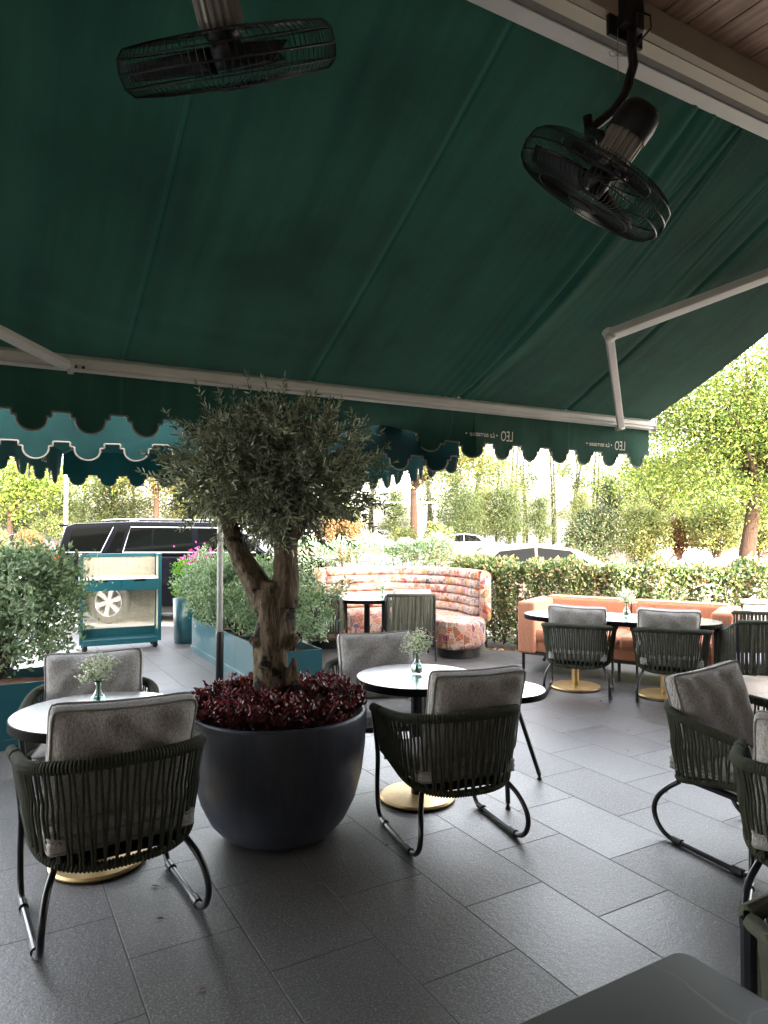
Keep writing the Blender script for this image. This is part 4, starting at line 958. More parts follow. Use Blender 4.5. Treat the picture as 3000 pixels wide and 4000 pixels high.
for sx in (-1, 1):
    for sy in (-1, 1):
        b = MB(); cx_, cy_ = sx*(W_/2-0.07), sy*(D_/2-0.06); b.lathe([(0, -0.012), (0.034, -0.012), (0.036, 0), (0.034, 0.012), (0, 0.012)], 18, (cx_, cy_, 0.036), Matrix.Rotation(radians(90), 3, 'X')); b.box((cx_, cy_, 0.085), (0.05, 0.05, 0.03)); b.box((cx_+0.015, cy_+0.017, 0.06), (0.03, 0.004, 0.05)); b.box((cx_+0.015, cy_-0.017, 0.06), (0.03, 0.004, 0.05)); b.build('caster', M['black'], t, bevel=0.002)
b = MB(); b.box((-0.18, 0.0, 0.966), (0.15, 0.10, 0.012)); o = b.build('tablet', M['white'], None, bevel=0.003); o.location = t.location; o.rotation_euler = t.rotation_euler; tag(o, 'small pale tablet lying on the marble shelf of the host stand', 'tablet')

# ------------------------------------------------------------------ planters
def box_planter(name, label, c, L, W, H, rz, nseg=4):
    t = thing(name, label, 'planter', (c[0], c[1], 0), rz, 'teal planters'); th = 0.02
    b = MB()
    for k in range(nseg):
        x0 = -L/2+L*k/nseg; x1 = x0+L/nseg-0.002
        for sy in (-1, 1): bar_(b, x0, x1, sy*W/2-th/2, sy*W/2+th/2, 0.05, H)
    for sx in (-1, 1): bar_(b, sx*(L/2-th/2)-th/2, sx*(L/2-th/2)+th/2-0.001, -W/2+th/2, W/2-th/2, 0.05, H-0.001)
    b.build('side_panel', M['teal'], t, bevel=0.002)
    b = MB(); bar_(b, -L/2-0.012, L/2+0.012, -W/2-0.022, W/2+0.022, 0.0, 0.075); b.build('skirting', M['teal'], t, bevel=0.003)
    for k in range(1, nseg): b = MB(); x0 = -L/2+L*k/nseg; bar_(b, x0-0.012, x0+0.012, -W/2+th, W/2-th, H-0.05, H-0.012); b.build('cross_brace', M['teal'], t)
    N = 26; Nw = 8; vs = []
    for i in range(N+1):
        for j in range(Nw+1): vs.append((-L/2+th+(L-2*th)*i/N, -W/2+th+(W-2*th)*j/Nw, H-0.075+random.uniform(-.012, .012)))
    b = MB(); b.add(vs, [(i*(Nw+1)+j, (i+1)*(Nw+1)+j, (i+1)*(Nw+1)+j+1, i*(Nw+1)+j+1) for i in range(N) for j in range(Nw)]); b.build('soil', M['soil'], t, True); return t
pa = Vector((-1.02, 6.66, 0)); pb = pa+U*3.02; pc = (pa+pb)/2+V*0.235
box_planter('box_planter', 'long teal box planter running from the olive pot to the host stand', (pc.x, pc.y), 3.02, 0.47, 0.435, TH+pi/2, 5)
pc2 = Vector((-2.80, 5.13, 0))+V*(-0.85)+U*0.30
box_planter('box_planter', 'teal box planter at the left edge under the silvery shrub', (pc2.x, pc2.y), 2.75, 0.60, 0.475, TH, 3)

def shrub(name, label, loc, R, H, z0, n, ll, lw, mat, group=None, stems=6, twigs=60, spiky=0.0, seed=1, cat='shrub', clump=55, flat=1.0, rise=0.7, lean=(0, 0)):
    rg = np.random.default_rng(seed); rn = random.Random(seed)
    t = thing(name, label, cat, loc, 0, group)
    st = MB(); tips = []
    for i in range(twigs):
        a = rn.uniform(0, 2*pi); q = sqrt(rn.random()); hz = z0+(H-z0)*(0.18+0.82*rn.random()**0.8); k = sqrt(max(0.04, 1-((hz-z0)/(H-z0)-0.45)**2/0.36)) if (hz-z0)/(H-z0) > 0.45 else 0.55+0.45*((hz-z0)/(H-z0))/0.45
        r = R*q*k*(1+spiky*rn.uniform(-0.2, 0.5)); p = Vector((r*cos(a)+lean[0]*(hz-z0), r*sin(a)*flat+lean[1]*(hz-z0), hz)); s = rn.randrange(stems); ba = 2*pi*s/stems
        base = Vector((0.10*R*cos(ba), 0.10*R*sin(ba), z0)); m_ = base.lerp(p, 0.5)+Vector((0, 0, 0.10*(H-z0))); 
        if i < 26: st.tube([base, m_, p], [0.009*H, 0.006*H, 0.003], 5, cap=False)
        tips.append((p, (p-m_).normalized()))
    st.build('stem', M['stem'], t, True)
    per = max(3, n//twigs); P = []; D = []
    for p, d in tips:
        d = np.array(d); p = np.array(p); ln = R*0.42*rg.uniform(0.5, 1.2)
        dd = d*0.7+np.array([0, 0, rise])+rg.normal(size=3)*0.5; dd /= np.linalg.norm(dd)
        k = rg.random(per); base = p+dd*(k[:, None]-0.6)*ln+rg.normal(size=(per, 3))*R*0.10
        P.append(base); D.append(dd*0.75+rg.normal(size=(per, 3))*0.62)
    P = np.concatenate(P); D = np.concatenate(D); m = len(P)
    leaves('foliage', P, D, ll*(0.65+0.6*rg.random(m)), lw*(0.7+0.5*rg.random(m)), mat, t, rng=rg)
    return t
GS = 'silver-leaved shrubs in the teal planters'
shrub('silver_shrub', 'tall silver-green shrub overhanging the left edge of the photo', (-3.10, 5.72, 0), 0.56, 1.42, 0.40, 10500, 0.052, 0.028, M['silver'], GS, spiky=0.8, seed=3, twigs=150)
shrub('silver_shrub', 'silver-green shrub in the far end of the long planter by the host stand', tuple(pc+U*1.0), 0.52, 1.22, 0.36, 7500, 0.046, 0.024, M['silver'], GS, spiky=0.6, seed=4, twigs=110)
shrub('silver_shrub', 'silver-green shrub in the middle of the long planter behind the steel pole', tuple(pc+U*0.28), 0.50, 1.20, 0.36, 7500, 0.046, 0.024, M['silver'], GS, spiky=0.6, seed=5, twigs=110)
shrub('silver_shrub', 'silver-green shrub behind the olive trunk in the long planter', tuple(pc-U*0.42+V*0.05), 0.46, 1.16, 0.36, 6000, 0.046, 0.024, M['silver'], GS, spiky=0.6, seed=6, twigs=90)
shrub('silver_shrub', 'looser silver-green shrub at the near end of the long planter', tuple(pc-U*1.12+V*0.05), 0.44, 1.12, 0.36, 3600, 0.048, 0.023, M['silver'], GS, spiky=1.2, seed=8, twigs=46)
t = thing('round_planter', 'tall teal cylinder planter beside the host stand', 'planter', (-2.78, 10.0, 0), 0, 'teal planters')
b = MB(); b.lathe([(0, 0.0), (0.195, 0.0), (0.215, 0.62), (0.20, 0.62), (0.195, 0.56)], 40); b.build('pot_wall', M['teal'], t, True)
b = MB(); b.lathe([(0.0, 0.565), (0.197, 0.56)], 24); b.build('soil', M['soil'], t)
shrub('boxwood', 'bright green clipped bush in the tall teal cylinder planter', (-2.78, 10.0, 0), 0.27, 1.16, 0.56, 3400, 0.028, 0.016, M['box'], None, seed=9, twigs=90)
# bougainvillea
t = shrub('bougainvillea', 'magenta bougainvillea showing above the silver shrubs', (-2.55, 9.75, 0), 0.30, 1.30, 0.3, 500, 0.05, 0.03, M['silver'], None, seed=10, twigs=20)
rg = np.random.default_rng(5); P = np.array([0.05, -0.1, 1.22])+rg.normal(size=(120, 3))*np.array([0.13, 0.12, 0.08]); leaves('blossom', P, rg.normal(size=(120, 3)), 0.038, 0.034, M['pink'], t, rng=rg)

# ------------------------------------------------------------------ olive tree in bowl
PX, PY = -0.565, 3.80
t = thing('bowl_planter', 'big round anthracite bowl planter under the olive tree', 'planter', (PX, PY, 0))
pr = [(0, 0.0), (0.24, 0.0), (0.30, 0.025), (0.36, 0.09), (0.41, 0.19), (0.445, 0.32), (0.463, 0.46), (0.472, 0.64), (0.468, 0.652), (0.452, 0.655), (0.445, 0.645), (0.440, 0.56)]
b = MB(); b.lathe(pr, 96); b.build('bowl', M['pot'], t, True)
b = MB(); vs = []; n1 = 30
for i in range(9):
    for k in range(n1): r = 0.44*i/8; a = 2*pi*k/n1; vs.append((r*cos(a), r*sin(a), 0.585+0.03*cos(r*3)+random.uniform(-.006, .006)))
b.add(vs, [(i*n1+k, i*n1+(k+1) % n1, (i+1)*n1+(k+1) % n1, (i+1)*n1+k) for i in range(8) for k in range(n1)]); b.build('soil', M['soil'], t, True)
rg = np.random.default_rng(31); rn = random.Random(8)
t = thing('groundcover_plant', 'mass of glossy burgundy foliage filling the bowl round the olive trunk', 'plant', (PX, PY, 0))
P = []; D = []; st = MB()
for i in range(620):
    a = rn.uniform(0, 2*pi); r = 0.455*sqrt(rn.random())
    if r < 0.10: continue
    h = 0.725+0.065*rn.random()+0.02*sin(a*3)-0.05*(r/0.46)**4; tip = np.array([r*1.02*cos(a), r*1.02*sin(a), h]); bs = np.array([r*0.85*cos(a), r*0.85*sin(a), 0.60])
    if i % 3 == 0: st.tube([tuple(bs), tuple((bs+tip)/2+np.array([0, 0, .02])), tuple(tip)], 0.0018, 4, cap=False)
    k = 17; ts = rg.random(k)**0.6; base = bs+(tip-bs)*ts[:, None]+rg.normal(size=(k, 3))*0.006
    ang = rg.random(k)*2*pi; d = np.stack([np.cos(ang), np.sin(ang), 0.55+0.7*rg.random(k)], 1); P.append(base); D.append(d)
st.build('stem', M['stem'], t, fix=False); P = np.concatenate(P); D = np.concatenate(D); m = len(P)
leaves('foliage', P, D, 0.021+0.014*rg.random(m), 0.013+0.007*rg.random(m), M['red'], t, rng=rg, fold=0.3)

t = thing('olive_tree', 'gnarled olive tree with rounded crown growing in the bowl planter', 'tree', (PX, PY, 0))
def trunk_tube(b, pts, radii, n=22, seed=0, amp=0.10):
    rn = random.Random(seed); ph = [rn.uniform(0, 6) for _ in range(5)]
    P = [Vector(p) for p in pts]; Q = []; RR = []
    for i in range(len(P)-1):
        p0, p1, p2, p3 = P[max(i-1, 0)], P[i], P[i+1], P[min(i+2, len(P)-1)]
        for k in range(6): s = k/6; Q.append(0.5*((2*p1)+(p2-p0)*s+(2*p0-5*p1+4*p2-p3)*s*s+(-p0+3*p1-3*p2+p3)*s**3)); RR.append(radii[i]*(1-s)+radii[i+1]*s)
    Q.append(P[-1]); RR.append(radii[-1]); m = len(Q); vs = []
    for i in range(m):
        d = (Q[min(i+1, m-1)]-Q[max(i-1, 0)]).normalized(); a = d.cross(Vector((0, 1, 0.01))).normalized(); c = d.cross(a)
        for k in range(n):
            q = 2*pi*k/n; z = i*0.35; w = 1+amp*(0.55*sin(3*q+ph[0]+z*0.5)+0.45*sin(5*q+ph[1]-z*0.8)+0.4*sin(2*q+z*1.3+ph[2])*sin(z*0.9+ph[3])+0.25*sin(9*q+ph[4]+z))
            vs.append(Q[i]+(a*cos(q)+c*sin(q))*RR[i]*w)
    b.add(vs, [(i*n+k, i*n+(k+1) % n, (i+1)*n+(k+1) % n, (i+1)*n+k) for i in range(m-1) for k in range(n)]+[tuple(range(n-1, -1, -1)), tuple((m-1)*n+k for k in range(n))])
b = MB()
trunk_tube(b, [(-0.035, 0, 0.56), (-0.035, 0, 0.66), (-0.040, 0, 0.80), (-0.045, 0, 0.95), (-0.03, 0, 1.05), (-0.02, 0, 1.15), (-0.03, 0, 1.27), (-0.02, 0, 1.33)], [0.122, 0.101, 0.093, 0.095, 0.110, 0.097, 0.101, 0.077], 30, 2, 0.09)
trunk_tube(b, [(-0.07, 0, 1.20), (-0.13, 0.0, 1.33), (-0.20, 0.01, 1.44), (-0.255, 0.02, 1.56), (-0.30, 0.03, 1.70), (-0.36, 0.04, 1.86)], [0.079, 0.070, 0.061, 0.050, 0.038, 0.018], 22, 3, 0.10)
trunk_tube(b, [(0.02, 0, 1.20), (0.035, 0, 1.34), (0.03, 0.0, 1.46), (0.035, 0.01, 1.60), (0.07, 0.02, 1.75), (0.12, 0.03, 1.95)], [0.088, 0.074, 0.067, 0.061, 0.041, 0.018], 22, 4, 0.10)
trunk_tube(b, [(0.04, -0.01, 1.50), (0.12, 0.04, 1.62), (0.22, 0.06, 1.74), (0.34, 0.06, 1.84)], [0.032, 0.024, 0.018, 0.011], 14, 5, 0.1)
trunk_tube(b, [(-0.01, 0.02, 1.5), (0.0, 0.12, 1.65), (-0.03, 0.28, 1.8)], [0.036, 0.027, 0.013], 12, 6, 0.1)
# burls and cut stubs
for (p, r) in (((-0.122, -0.05, 1.02), .040), ((0.080, -0.03, 1.03), .040), ((0.078, -0.03, 1.285), .024)):
    trunk_tube(b, [(p[0]*0.6, p[1]*0.6, p[2]-0.03), p, (p[0]*1.15, p[1]*1.15, p[2]+0.02)], [r, r*0.95, r*0.35], 12, int(abs(p[0]*1000)), 0.2)
trunk_tube(b, [(0.09, -0.05, 0.60), (0.085, -0.05, 0.72), (0.08, -0.045, 0.86), (0.085, -0.04, 0.93)], [0.055, 0.036, 0.030, 0.012], 12, 9, 0.2)
tk = b.build('trunk', M['olivebark'], t, True)
rm = tk.modifiers.new('merge', 'REMESH'); rm.mode = 'VOXEL'; rm.voxel_size = 0.0075; rm.use_smooth_shade = True
sm_ = tk.modifiers.new('soften', 'SMOOTH'); sm_.iterations = 5; sm_.factor = 0.6
tx = bpy.data.textures.new('bark_lumps', 'CLOUDS'); tx.noise_scale = 0.032; tx.noise_depth = 4
dm = tk.modifiers.new('lumps', 'DISPLACE'); dm.texture = tx; dm.strength = 0.013; dm.mid_level = 0.6
rg = np.random.default_rng(77); rn = random.Random(77); tw = MB(); P = []; D = []; LL = []
anchors = [Vector((-0.36, 0.04, 1.84)), Vector((0.12, 0.03, 1.92)), Vector((0.38, -0.07, 1.76)), Vector((-0.03, 0.28, 1.8)), Vector((-0.28, 0.0, 1.66)), Vector((0.05, 0, 1.66))]
def sprig(base, tip, nl, lsz=0.056):
    base, tip = np.array(base), np.array(tip); d = tip-base; L = np.linalg.norm(d); d /= L
    ts = np.linspace(0.12, 1.0, nl); s = np.cross(d, rg.normal(size=3)); s /= np.linalg.norm(s); q = np.cross(d, s)
    for i, tt_ in enumerate(ts):
        for sg in (-1, 1):
            w = s if i % 2 else q; P.append(base+d*L*tt_); D.append(d*0.75+w*sg*0.75+rg.normal(size=3)*0.28); LL.append(lsz*(1.0-0.3*tt_)*rg.uniform(0.7, 1.2))
    P.append(tip); D.append(d); LL.append(lsz*0.8)
CC = np.array([-0.045, 0.0, 1.90])
for i in range(980):
    v = rg.normal(size=3); v /= np.linalg.norm(v); rad = rg.random()**0.42
    e = np.array([0.56, 0.48, 0.42])*rad*(1+0.10*sin(5*v[0]+3*v[2]*2+1.7*v[1])); p = CC+v*e
    if v[2] < 0: p[2] = CC[2]+v[2]*e[2]*1.0
    if v[2] < -0.55 and rad > 0.7: p[2] += 0.06
    out = v*np.array([1, 1, 0.8]); dr = out+rg.normal(size=3)*0.45+np.array([0, 0, 0.25 if v[2] > -0.2 else -0.35]); dr /= np.linalg.norm(dr)
    L = rg.uniform(0.07, 0.15); a = p-dr*L*0.55; c = p+dr*L*0.45
    if rad > 0.8 and rn.random() < 0.16: c = p+dr*L*rg.uniform(0.8, 1.5)
    sprig(a, c, 6 if L < 0.11 else 8)
    tw.tube([tuple(a), tuple(c)], 0.0011, 3, cap=False)
    if i % 6 == 0:
        an = min(anchors, key=lambda q: (q-Vector(p)).length); tw.tube([an, an.lerp(Vector(a), 0.5)+Vector((0, 0, 0.02)), Vector(a)], [0.007, 0.004, 0.002], 5, cap=False)
# long shoots standing out of the crown
for (x, y, z, dx, dz) in ((-0.36, -0.1, 2.20, -0.06, 0.17), (-0.12, -0.12, 2.24, -0.04, 0.19), (0.02, -0.1, 2.24, 0.02, 0.17), (0.14, -0.1, 2.2, 0.06, 0.12), (0.24, -0.1, 2.14, 0.10, 0.16), (0.36, -0.1, 2.06, 0.10, 0.13), (-0.48, -0.1, 2.06, -0.10, 0.16), (-0.55, -0.1, 1.86, -0.16, 0.05), (0.46, -0.08, 1.86, 0.15, 0.10), (0.42, -0.08, 1.76, 0.17, -0.02), (0.30, -0.15, 1.62, 0.10, -0.08), (0.42, 0.0, 1.66, 0.12, -0.06), (-0.42, -0.1, 1.66, -0.08, -0.04), (-0.30, -0.1, 1.60, -0.05, -0.08), (0.16, -0.2, 1.60, 0.03, -0.12), (-0.02, -0.2, 1.62, 0.02, -0.09), (0.50, 0.05, 1.78, 0.10, -0.10), (-0.28, -0.12, 2.22, -0.02, 0.11), (0.48, 0.0, 1.96, 0.10, 0.10)):
    sprig((x, y, z), (x+dx, y-0.02, z+dz), 9, 0.050); tw.tube([(x-dx*0.5, y, z-dz*0.5), (x+dx, y-0.02, z+dz)], 0.0012, 3, cap=False)
tw.build('twig', M['greentwig'], t, fix=False)['kind'] = 'stuff'
P = np.array(P); D = np.array(D); LL = np.array(LL); leaves('crown', P, D, LL, LL*0.26, M['olive'], t, rng=rg, fold=0.15)

# ------------------------------------------------------------------ hedges
def hedge(name, label, path, W, H, z0, n, ll, lw, mat, seed=1, stemn=60, cat='hedge', loose=0.06):
    rg = np.random.default_rng(seed); rn = random.Random(seed); t = thing(name, label, cat, (path[0][0], path[0][1], 0)); O_ = np.array([path[0][0], path[0][1], 0])
    pts = np.array(path, float); sg = np.diff(pts, axis=0); ln = np.linalg.norm(sg, axis=1); cum = np.concatenate([[0], np.cumsum(ln)])
    def loc(s): i = min(np.searchsorted(cum, s, side='right')-1, len(ln)-1); k = (s-cum[i])/ln[i]; d = sg[i]/ln[i]; return pts[i]+sg[i]*k, np.array([-d[1], d[0]])
    P = np.zeros((n, 3)); D = np.zeros((n, 3))
    for i in range(n):
        s = rg.random()*cum[-1]; c, nn = loc(s); q = rg.random(); und = 0.05*sin(s*5.1)+0.04*sin(s*11.3+1)+0.03*sin(s*23)
        if q < 0.42: w = -W/2-und+abs(rg.normal())*0.10; z = z0+(H-z0)*rg.random()**0.85; o = np.array([-nn[0], -nn[1], 0.25])
        elif q < 0.82: w = (rg.random()-0.5)*W; z = H+und-abs(rg.normal())*0.09; o = np.array([0, 0, 1.0])
        else: w = (rg.random()-0.5)*W; z = z0+(H-z0)*rg.random(); o = np.array([0, 0, 0.3])
        z = min(z, H+0.05+loose); edge = max(0, z-(H-0.12))/0.12; w *= 1-0.10*min(1, edge)
        P[i] = [c[0]+nn[0]*w, c[1]+nn[1]*w, z]; D[i] = o
    P[:, 2] += np.where(rg.random(n) < 0.03, rg.random(n)*loose, 0); P += rg.normal(size=P.shape)*0.012
    st = MB()
    for i in range(stemn):
        s = rn.random()*cum[-1]; c, nn = loc(s); w = (rn.random()-0.5)*W*0.8; b0 = Vector((c[0]+nn[0]*w, c[1]+nn[1]*w, z0-0.1))-Vector(O_)
        for k in range(3): tp = b0+Vector((rn.gauss(0, .16), rn.gauss(0, .12), (H-z0)*rn.uniform(0.6, 1.05))); st.tube([b0, b0.lerp(tp, 0.5)+Vector((rn.gauss(0, .03), rn.gauss(0, .03), 0)), tp], [0.009, 0.006, 0.003], 4, cap=False)
    st.build('stem', M['stem'], t, fix=False)['kind'] = 'stuff'
    leaves('foliage', P-O_, D+rg.normal(size=(n, 3))*0.65, ll*(0.6+0.7*rg.random(n)), lw*(0.7+0.5*rg.random(n)), mat, t, rng=rg); return t
hedge('clipped_hedge', 'waist-high broadleaf hedge running behind the orange sofa', [(1.25, 10.75), (2.1, 10.0), (4.2, 9.25), (7.6, 8.6)], 1.0, 1.10, 0.02, 42000, 0.060, 0.040, M['hedge'], 2, 150)
hedge('silver_hedge', 'silvery green hedge behind the patterned booth', [(-1.9, 11.9), (-0.4, 11.95), (1.1, 11.6)], 0.8, 1.40, 0.05, 13000, 0.050, 0.024, M['silver'], 3, 70)
rg = np.random.default_rng(3); n = 900; P = np.stack([rg.uniform(1.3, 6, n), np.zeros(n), np.full(n, 0.0)], 1); P[:, 1] = 9.50-(P[:, 0]-1.35)*0.235+rg.random(n)*0.35; P[:, 2] = -0.08+0.03*rg.random(n)
o = leaves('leaf_litter', P, rg.normal(size=(n, 3))*np.array([1, 1, 0.25]), 0.05, 0.03, M['dry'], None, rng=rg); tag(o, 'dry brown leaves fallen along the foot of the hedge', 'leaves', kind='stuff')

rg = np.random.default_rng(44); n = 70; P = np.stack([rg.uniform(-2.6, 3.4, n), 1.6+7.2*rg.random(n)**1.3, np.full(n, 0.004)], 1)
o = leaves('floor_debris', P, rg.normal(size=(n, 3))*np.array([1, 1, 0.06]), 0.016+0.02*rg.random(n), 0.010, M['dry'], None, rng=rg, roll=np.array([0, 0, 1.0])); tag(o, 'dry leaf crumbs scattered over the granite paving', 'debris', kind='stuff')

# ------------------------------------------------------------------ air cooler
t = thing('air_cooler', 'white portable air cooler with black base beside the hedge', 'air cooler', (4.28, 7.75, 0), radians(-22))
b = MB(); b.box((0, 0, 0.47), (0.56, 0.44, 0.62), None, 0.07); b.build('body', M['white'], t, True)
b = MB(); b.box((0, 0, 0.11), (0.52, 0.42, 0.12), None, 0.05); b.build('base', M['black'], t, True)
b = MB(); b.box((0, -0.01, 0.80), (0.60, 0.47, 0.05), Matrix.Rotation(radians(-6), 3, 'X'), 0.02); b.build('lid', M['white'], t, True)
b = MB(); b.box((0.16, -0.212, 0.62), (0.26, 0.04, 0.22), None, 0.015); b.build('grille', M['black'], t, True)
b = MB()
for i in range(5): b.box((-0.20, -0.223, 0.60+0.022*i), (0.09, 0.006, 0.009))
for i in range(3): b.box((-0.20, -0.223, 0.27+0.022*i), (0.07, 0.006, 0.009))
b.build('louvre', M['black'], t)
for sx in (-1, 1):
    for sy in (-1, 1):
        b = MB(); b.lathe([(0, -0.012), (0.03, -0.012), (0.03, 0.012), (0, 0.012)], 14, (sx*0.2, sy*0.15, 0.03), Matrix.Rotation(radians(90), 3, 'X')); b.build('caster', M['black'], t)

# ------------------------------------------------------------------ cars
def arch(x, r, z0, n=9):  # arc points from front to back over a wheel, for a clockwise profile
    return [(x+r*cos(pi*k/(n-1)), z0+r*sin(pi*k/(n-1))) for k in range(n)]
def car(name, label, cat, loc, rz, paint, L, W, body, green, glass, wheels, rw, lights, chrome=None, group=None, spokes=6):
    """profile in x (0 rear .. L front), z; side y=-W/2 faces the viewer"""
    t = thing(name, label, cat, loc, rz, group)
    belt = body['belt']; zr = body['roof']; inset = body.get('inset', 0.20)
    wf = lambda z: 1.0-max(0, (z-belt))/(zr-belt)*(inset/(W/2))
    b = MB(); b.prism(body['poly'], -W/2, W/2, lambda z: 1.0-0.05*max(0, (0.42-z))/0.3-0.0*z); bo = b.build('body', M[paint], t, True, bevel=0.045)
    bo.modifiers['bevel'].segments = 3; bo.modifiers['bevel'].angle_limit = radians(32)
    b = MB(); b.prism(green, -W/2+0.015, W/2-0.015, wf); go = b.build('roof', M[paint], t, True, bevel=0.05); go.modifiers['bevel'].angle_limit = radians(32)
    for g in glass:
        for sy in (-1, 1):
            b = MB(); pts = [Vector((x, sy*((W/2-0.015)*wf(z)+0.004), z)) for x, z in g]; ins = [p+Vector((0, -sy*0.02, 0)) for p in pts]; n = len(g)
            b.add(pts+ins, [tuple(range(n))]+[(i, (i+1) % n, (i+1) % n+n, i+n) for i in range(n)]); b.build('side_window', M['cglass'], t)
    # end screens
    for (x0, z0, x1, z1) in body['screens']:
        nx = Vector((z1-z0, 0, -(x1-x0))).normalized()*0.006
        if (x0+x1)/2 < L/2 and nx.x > 0: nx = -nx
        if (x0+x1)/2 > L/2 and nx.x < 0: nx = -nx
        w0 = (W/2-0.14)*wf(z0); w1 = (W/2-0.12)*wf(z1); b = MB(); pts = [Vector((x0, -w0, z0))+nx, Vector((x0, w0, z0))+nx, Vector((x1, w1, z1))+nx, Vector((x1, -w1, z1))+nx]
        b.add(pts, [(0, 1, 2, 3)]); b.build('windscreen' if (x0+x1)/2 > L/2 else 'rear_window', M['cglass'], t)
    for x in wheels:
        for sy in (-1, 1):
            w = bpy.data.objects.new('wheel', None); COL.objects.link(w); w.parent = t; w.location = (x, sy*(W/2-0.12), rw); w.empty_display_size = 0.1
            q = Matrix.Rotation(radians(90)*(1 if sy < 0 else -1), 3, 'X'); h = 0.12
            b = MB(); b.lathe([(rw*0.68, -h), (rw*0.93, -h), (rw, -h*0.7), (rw, h*0.7), (rw*0.93, h*0.97), (rw*0.68, h*0.9), (rw*0.66, h*0.5), (rw*0.66, -h)], 36, (0, 0, 0), q); b.build('tyre', M['tyre'], w, True)
            b = MB(); b.lathe([(rw*0.60, 0.02), (rw*0.665, h*0.5), (rw*0.69, h*0.86), (rw*0.64, h*0.86), (rw*0.60, h*0.4)], 36, (0, 0, 0), q); b.lathe([(0, h*0.75), (rw*0.13, h*0.75), (rw*0.17, h*0.4)], 20, (0, 0, 0), q)
            for k in range(spokes):
                a = 2*pi*k/spokes+0.3; d = Vector((cos(a), sin(a), 0)); s = Vector((-sin(a), cos(a), 0)); ww = rw*(0.10 if spokes <= 6 else 0.05)
                p = [d*rw*0.10-s*ww*0.8, d*rw*0.10+s*ww*0.8, d*rw*0.64+s*ww*1.3, d*rw*0.64-s*ww*1.3]; vs = [q @ (v+Vector((0, 0, h*0.7))) for v in p]+[q @ (v+Vector((0, 0, h*0.25))) for v in p]
                b.add(vs, [(0, 1, 2, 3), (0, 4, 5, 1), (1, 5, 6, 2), (2, 6, 7, 3), (3, 7, 4, 0)])
            b.build('rim', M['rim'], w)
            b = MB(); b.lathe([(0, 0.0), (rw*0.6, 0.0)], 30, (0, 0, 0), q); b.build('brake', M['black'], w)
    for (nm, x, y, z, dx, dy, dz, mt) in lights:
        for sy in (-1, 1):
            b = MB(); b.box((x, sy*y, z), (dx, dy, dz)); b.build(nm, M[mt], t, bevel=0.012)
    b = MB()
    for g in (chrome or []):
        for sy in (-1, 1): b.tube([(x, sy*((W/2-0.015)*wf(z)+0.008), z) for x, z in g], 0.010, 6)
    if chrome: b.build('chrome_trim', M['chrome'], t)
    b = MB(); b.box((L/2, 0, 0.32), (L-0.9, W-0.25, 0.25)); b.build('underbody', M['black'], t)
    # door shut lines and handles
    b = MB()
    for x in body.get('doors', []): b.box((x, -(W/2+0.001), (0.35+belt)/2), (0.008, 0.004, belt-0.45))
    if body.get('doors'): b.build('shut_line', M['black'], t)
    for x in body.get('handles', []):
        b = MB(); b.box((x, -(W/2+0.018), belt-0.14), (0.20, 0.035, 0.03)); b.build('door_handle', M[paint], t, bevel=0.008)
    return t
R_s = 0.50
suv_poly = [(0.06, 0.42), (0.0, 0.75), (0.05, 1.0), (0.10, 1.28), (5.4, 1.22), (5.55, 1.05), (5.6, 0.75), (5.5, 0.38)]
lower = [(5.0-0.05, 0.34)]+[(x, z) for x, z in arch(4.45, 0.47, 0.40)]+[(3.9, 0.32), (1.75, 0.32)]+[(x, z) for x, z in arch(1.17, 0.47, 0.40)]+[(0.55, 0.40)]
suv_body = dict(poly=suv_poly+lower, belt=1.26, roof=1.88, inset=0.04, screens=[(0.09, 1.30, 0.26, 1.76), (4.30, 1.26, 3.62, 1.80)], doors=[1.85, 2.95, 4.05], handles=[2.15, 3.2])
suv_green = [(0.11, 1.255), (0.27, 1.80), (0.45, 1.85), (1.6, 1.885), (3.2, 1.87), (3.62, 1.83), (4.38, 1.25)]
suv_glass = [[(0.30, 1.33), (0.45, 1.74), (1.24, 1.77), (1.02, 1.33)], [(1.14, 1.33), (1.36, 1.77), (1.50, 1.77), (1.40, 1.33)], [(1.48, 1.33), (1.62, 1.77), (2.02, 1.77), (2.02, 1.33)], [(2.06, 1.33), (2.06, 1.77), (2.80, 1.765), (2.86, 1.33)], [(2.98, 1.33), (2.94, 1.76), (3.52, 1.74), (4.05, 1.33)]]
suv = car('parked_suv', 'long black SUV parked behind the host stand', 'SUV', (-6.15, 13.95, -0.15), radians(-1.0), 'suvpaint', 5.6, 2.0, suv_body, suv_green, suv_glass, [1.17, 4.45], 0.40,
    [('tail_light', 0.115, 0.93, 1.08, 0.20, 0.16, 0.36, 'tail'), ('headlight', 5.47, 0.85, 0.95, 0.2, 0.22, 0.2, 'white')],
    chrome=[[(1.46, 1.315), (1.60, 1.785), (3.55, 1.765)], [(0.28, 1.315), (1.02, 1.315), (1.26, 1.785)], [(1.46, 1.315), (4.1, 1.315)]])
suv.scale = (0.93, 1, 1)
for sy in (-1, 1):
    b = MB(); b.tube([(0.9, sy*0.70, 1.90), (1.2, sy*0.70, 1.925), (3.2, sy*0.70, 1.91)], 0.018, 6); b.build('roof_rail', M['chrome'], suv)
b = MB(); b.box((0.20, 0, 1.815), (0.30, 1.50, 0.045)); b.build('spoiler', M['suvpaint'], suv, bevel=0.02)
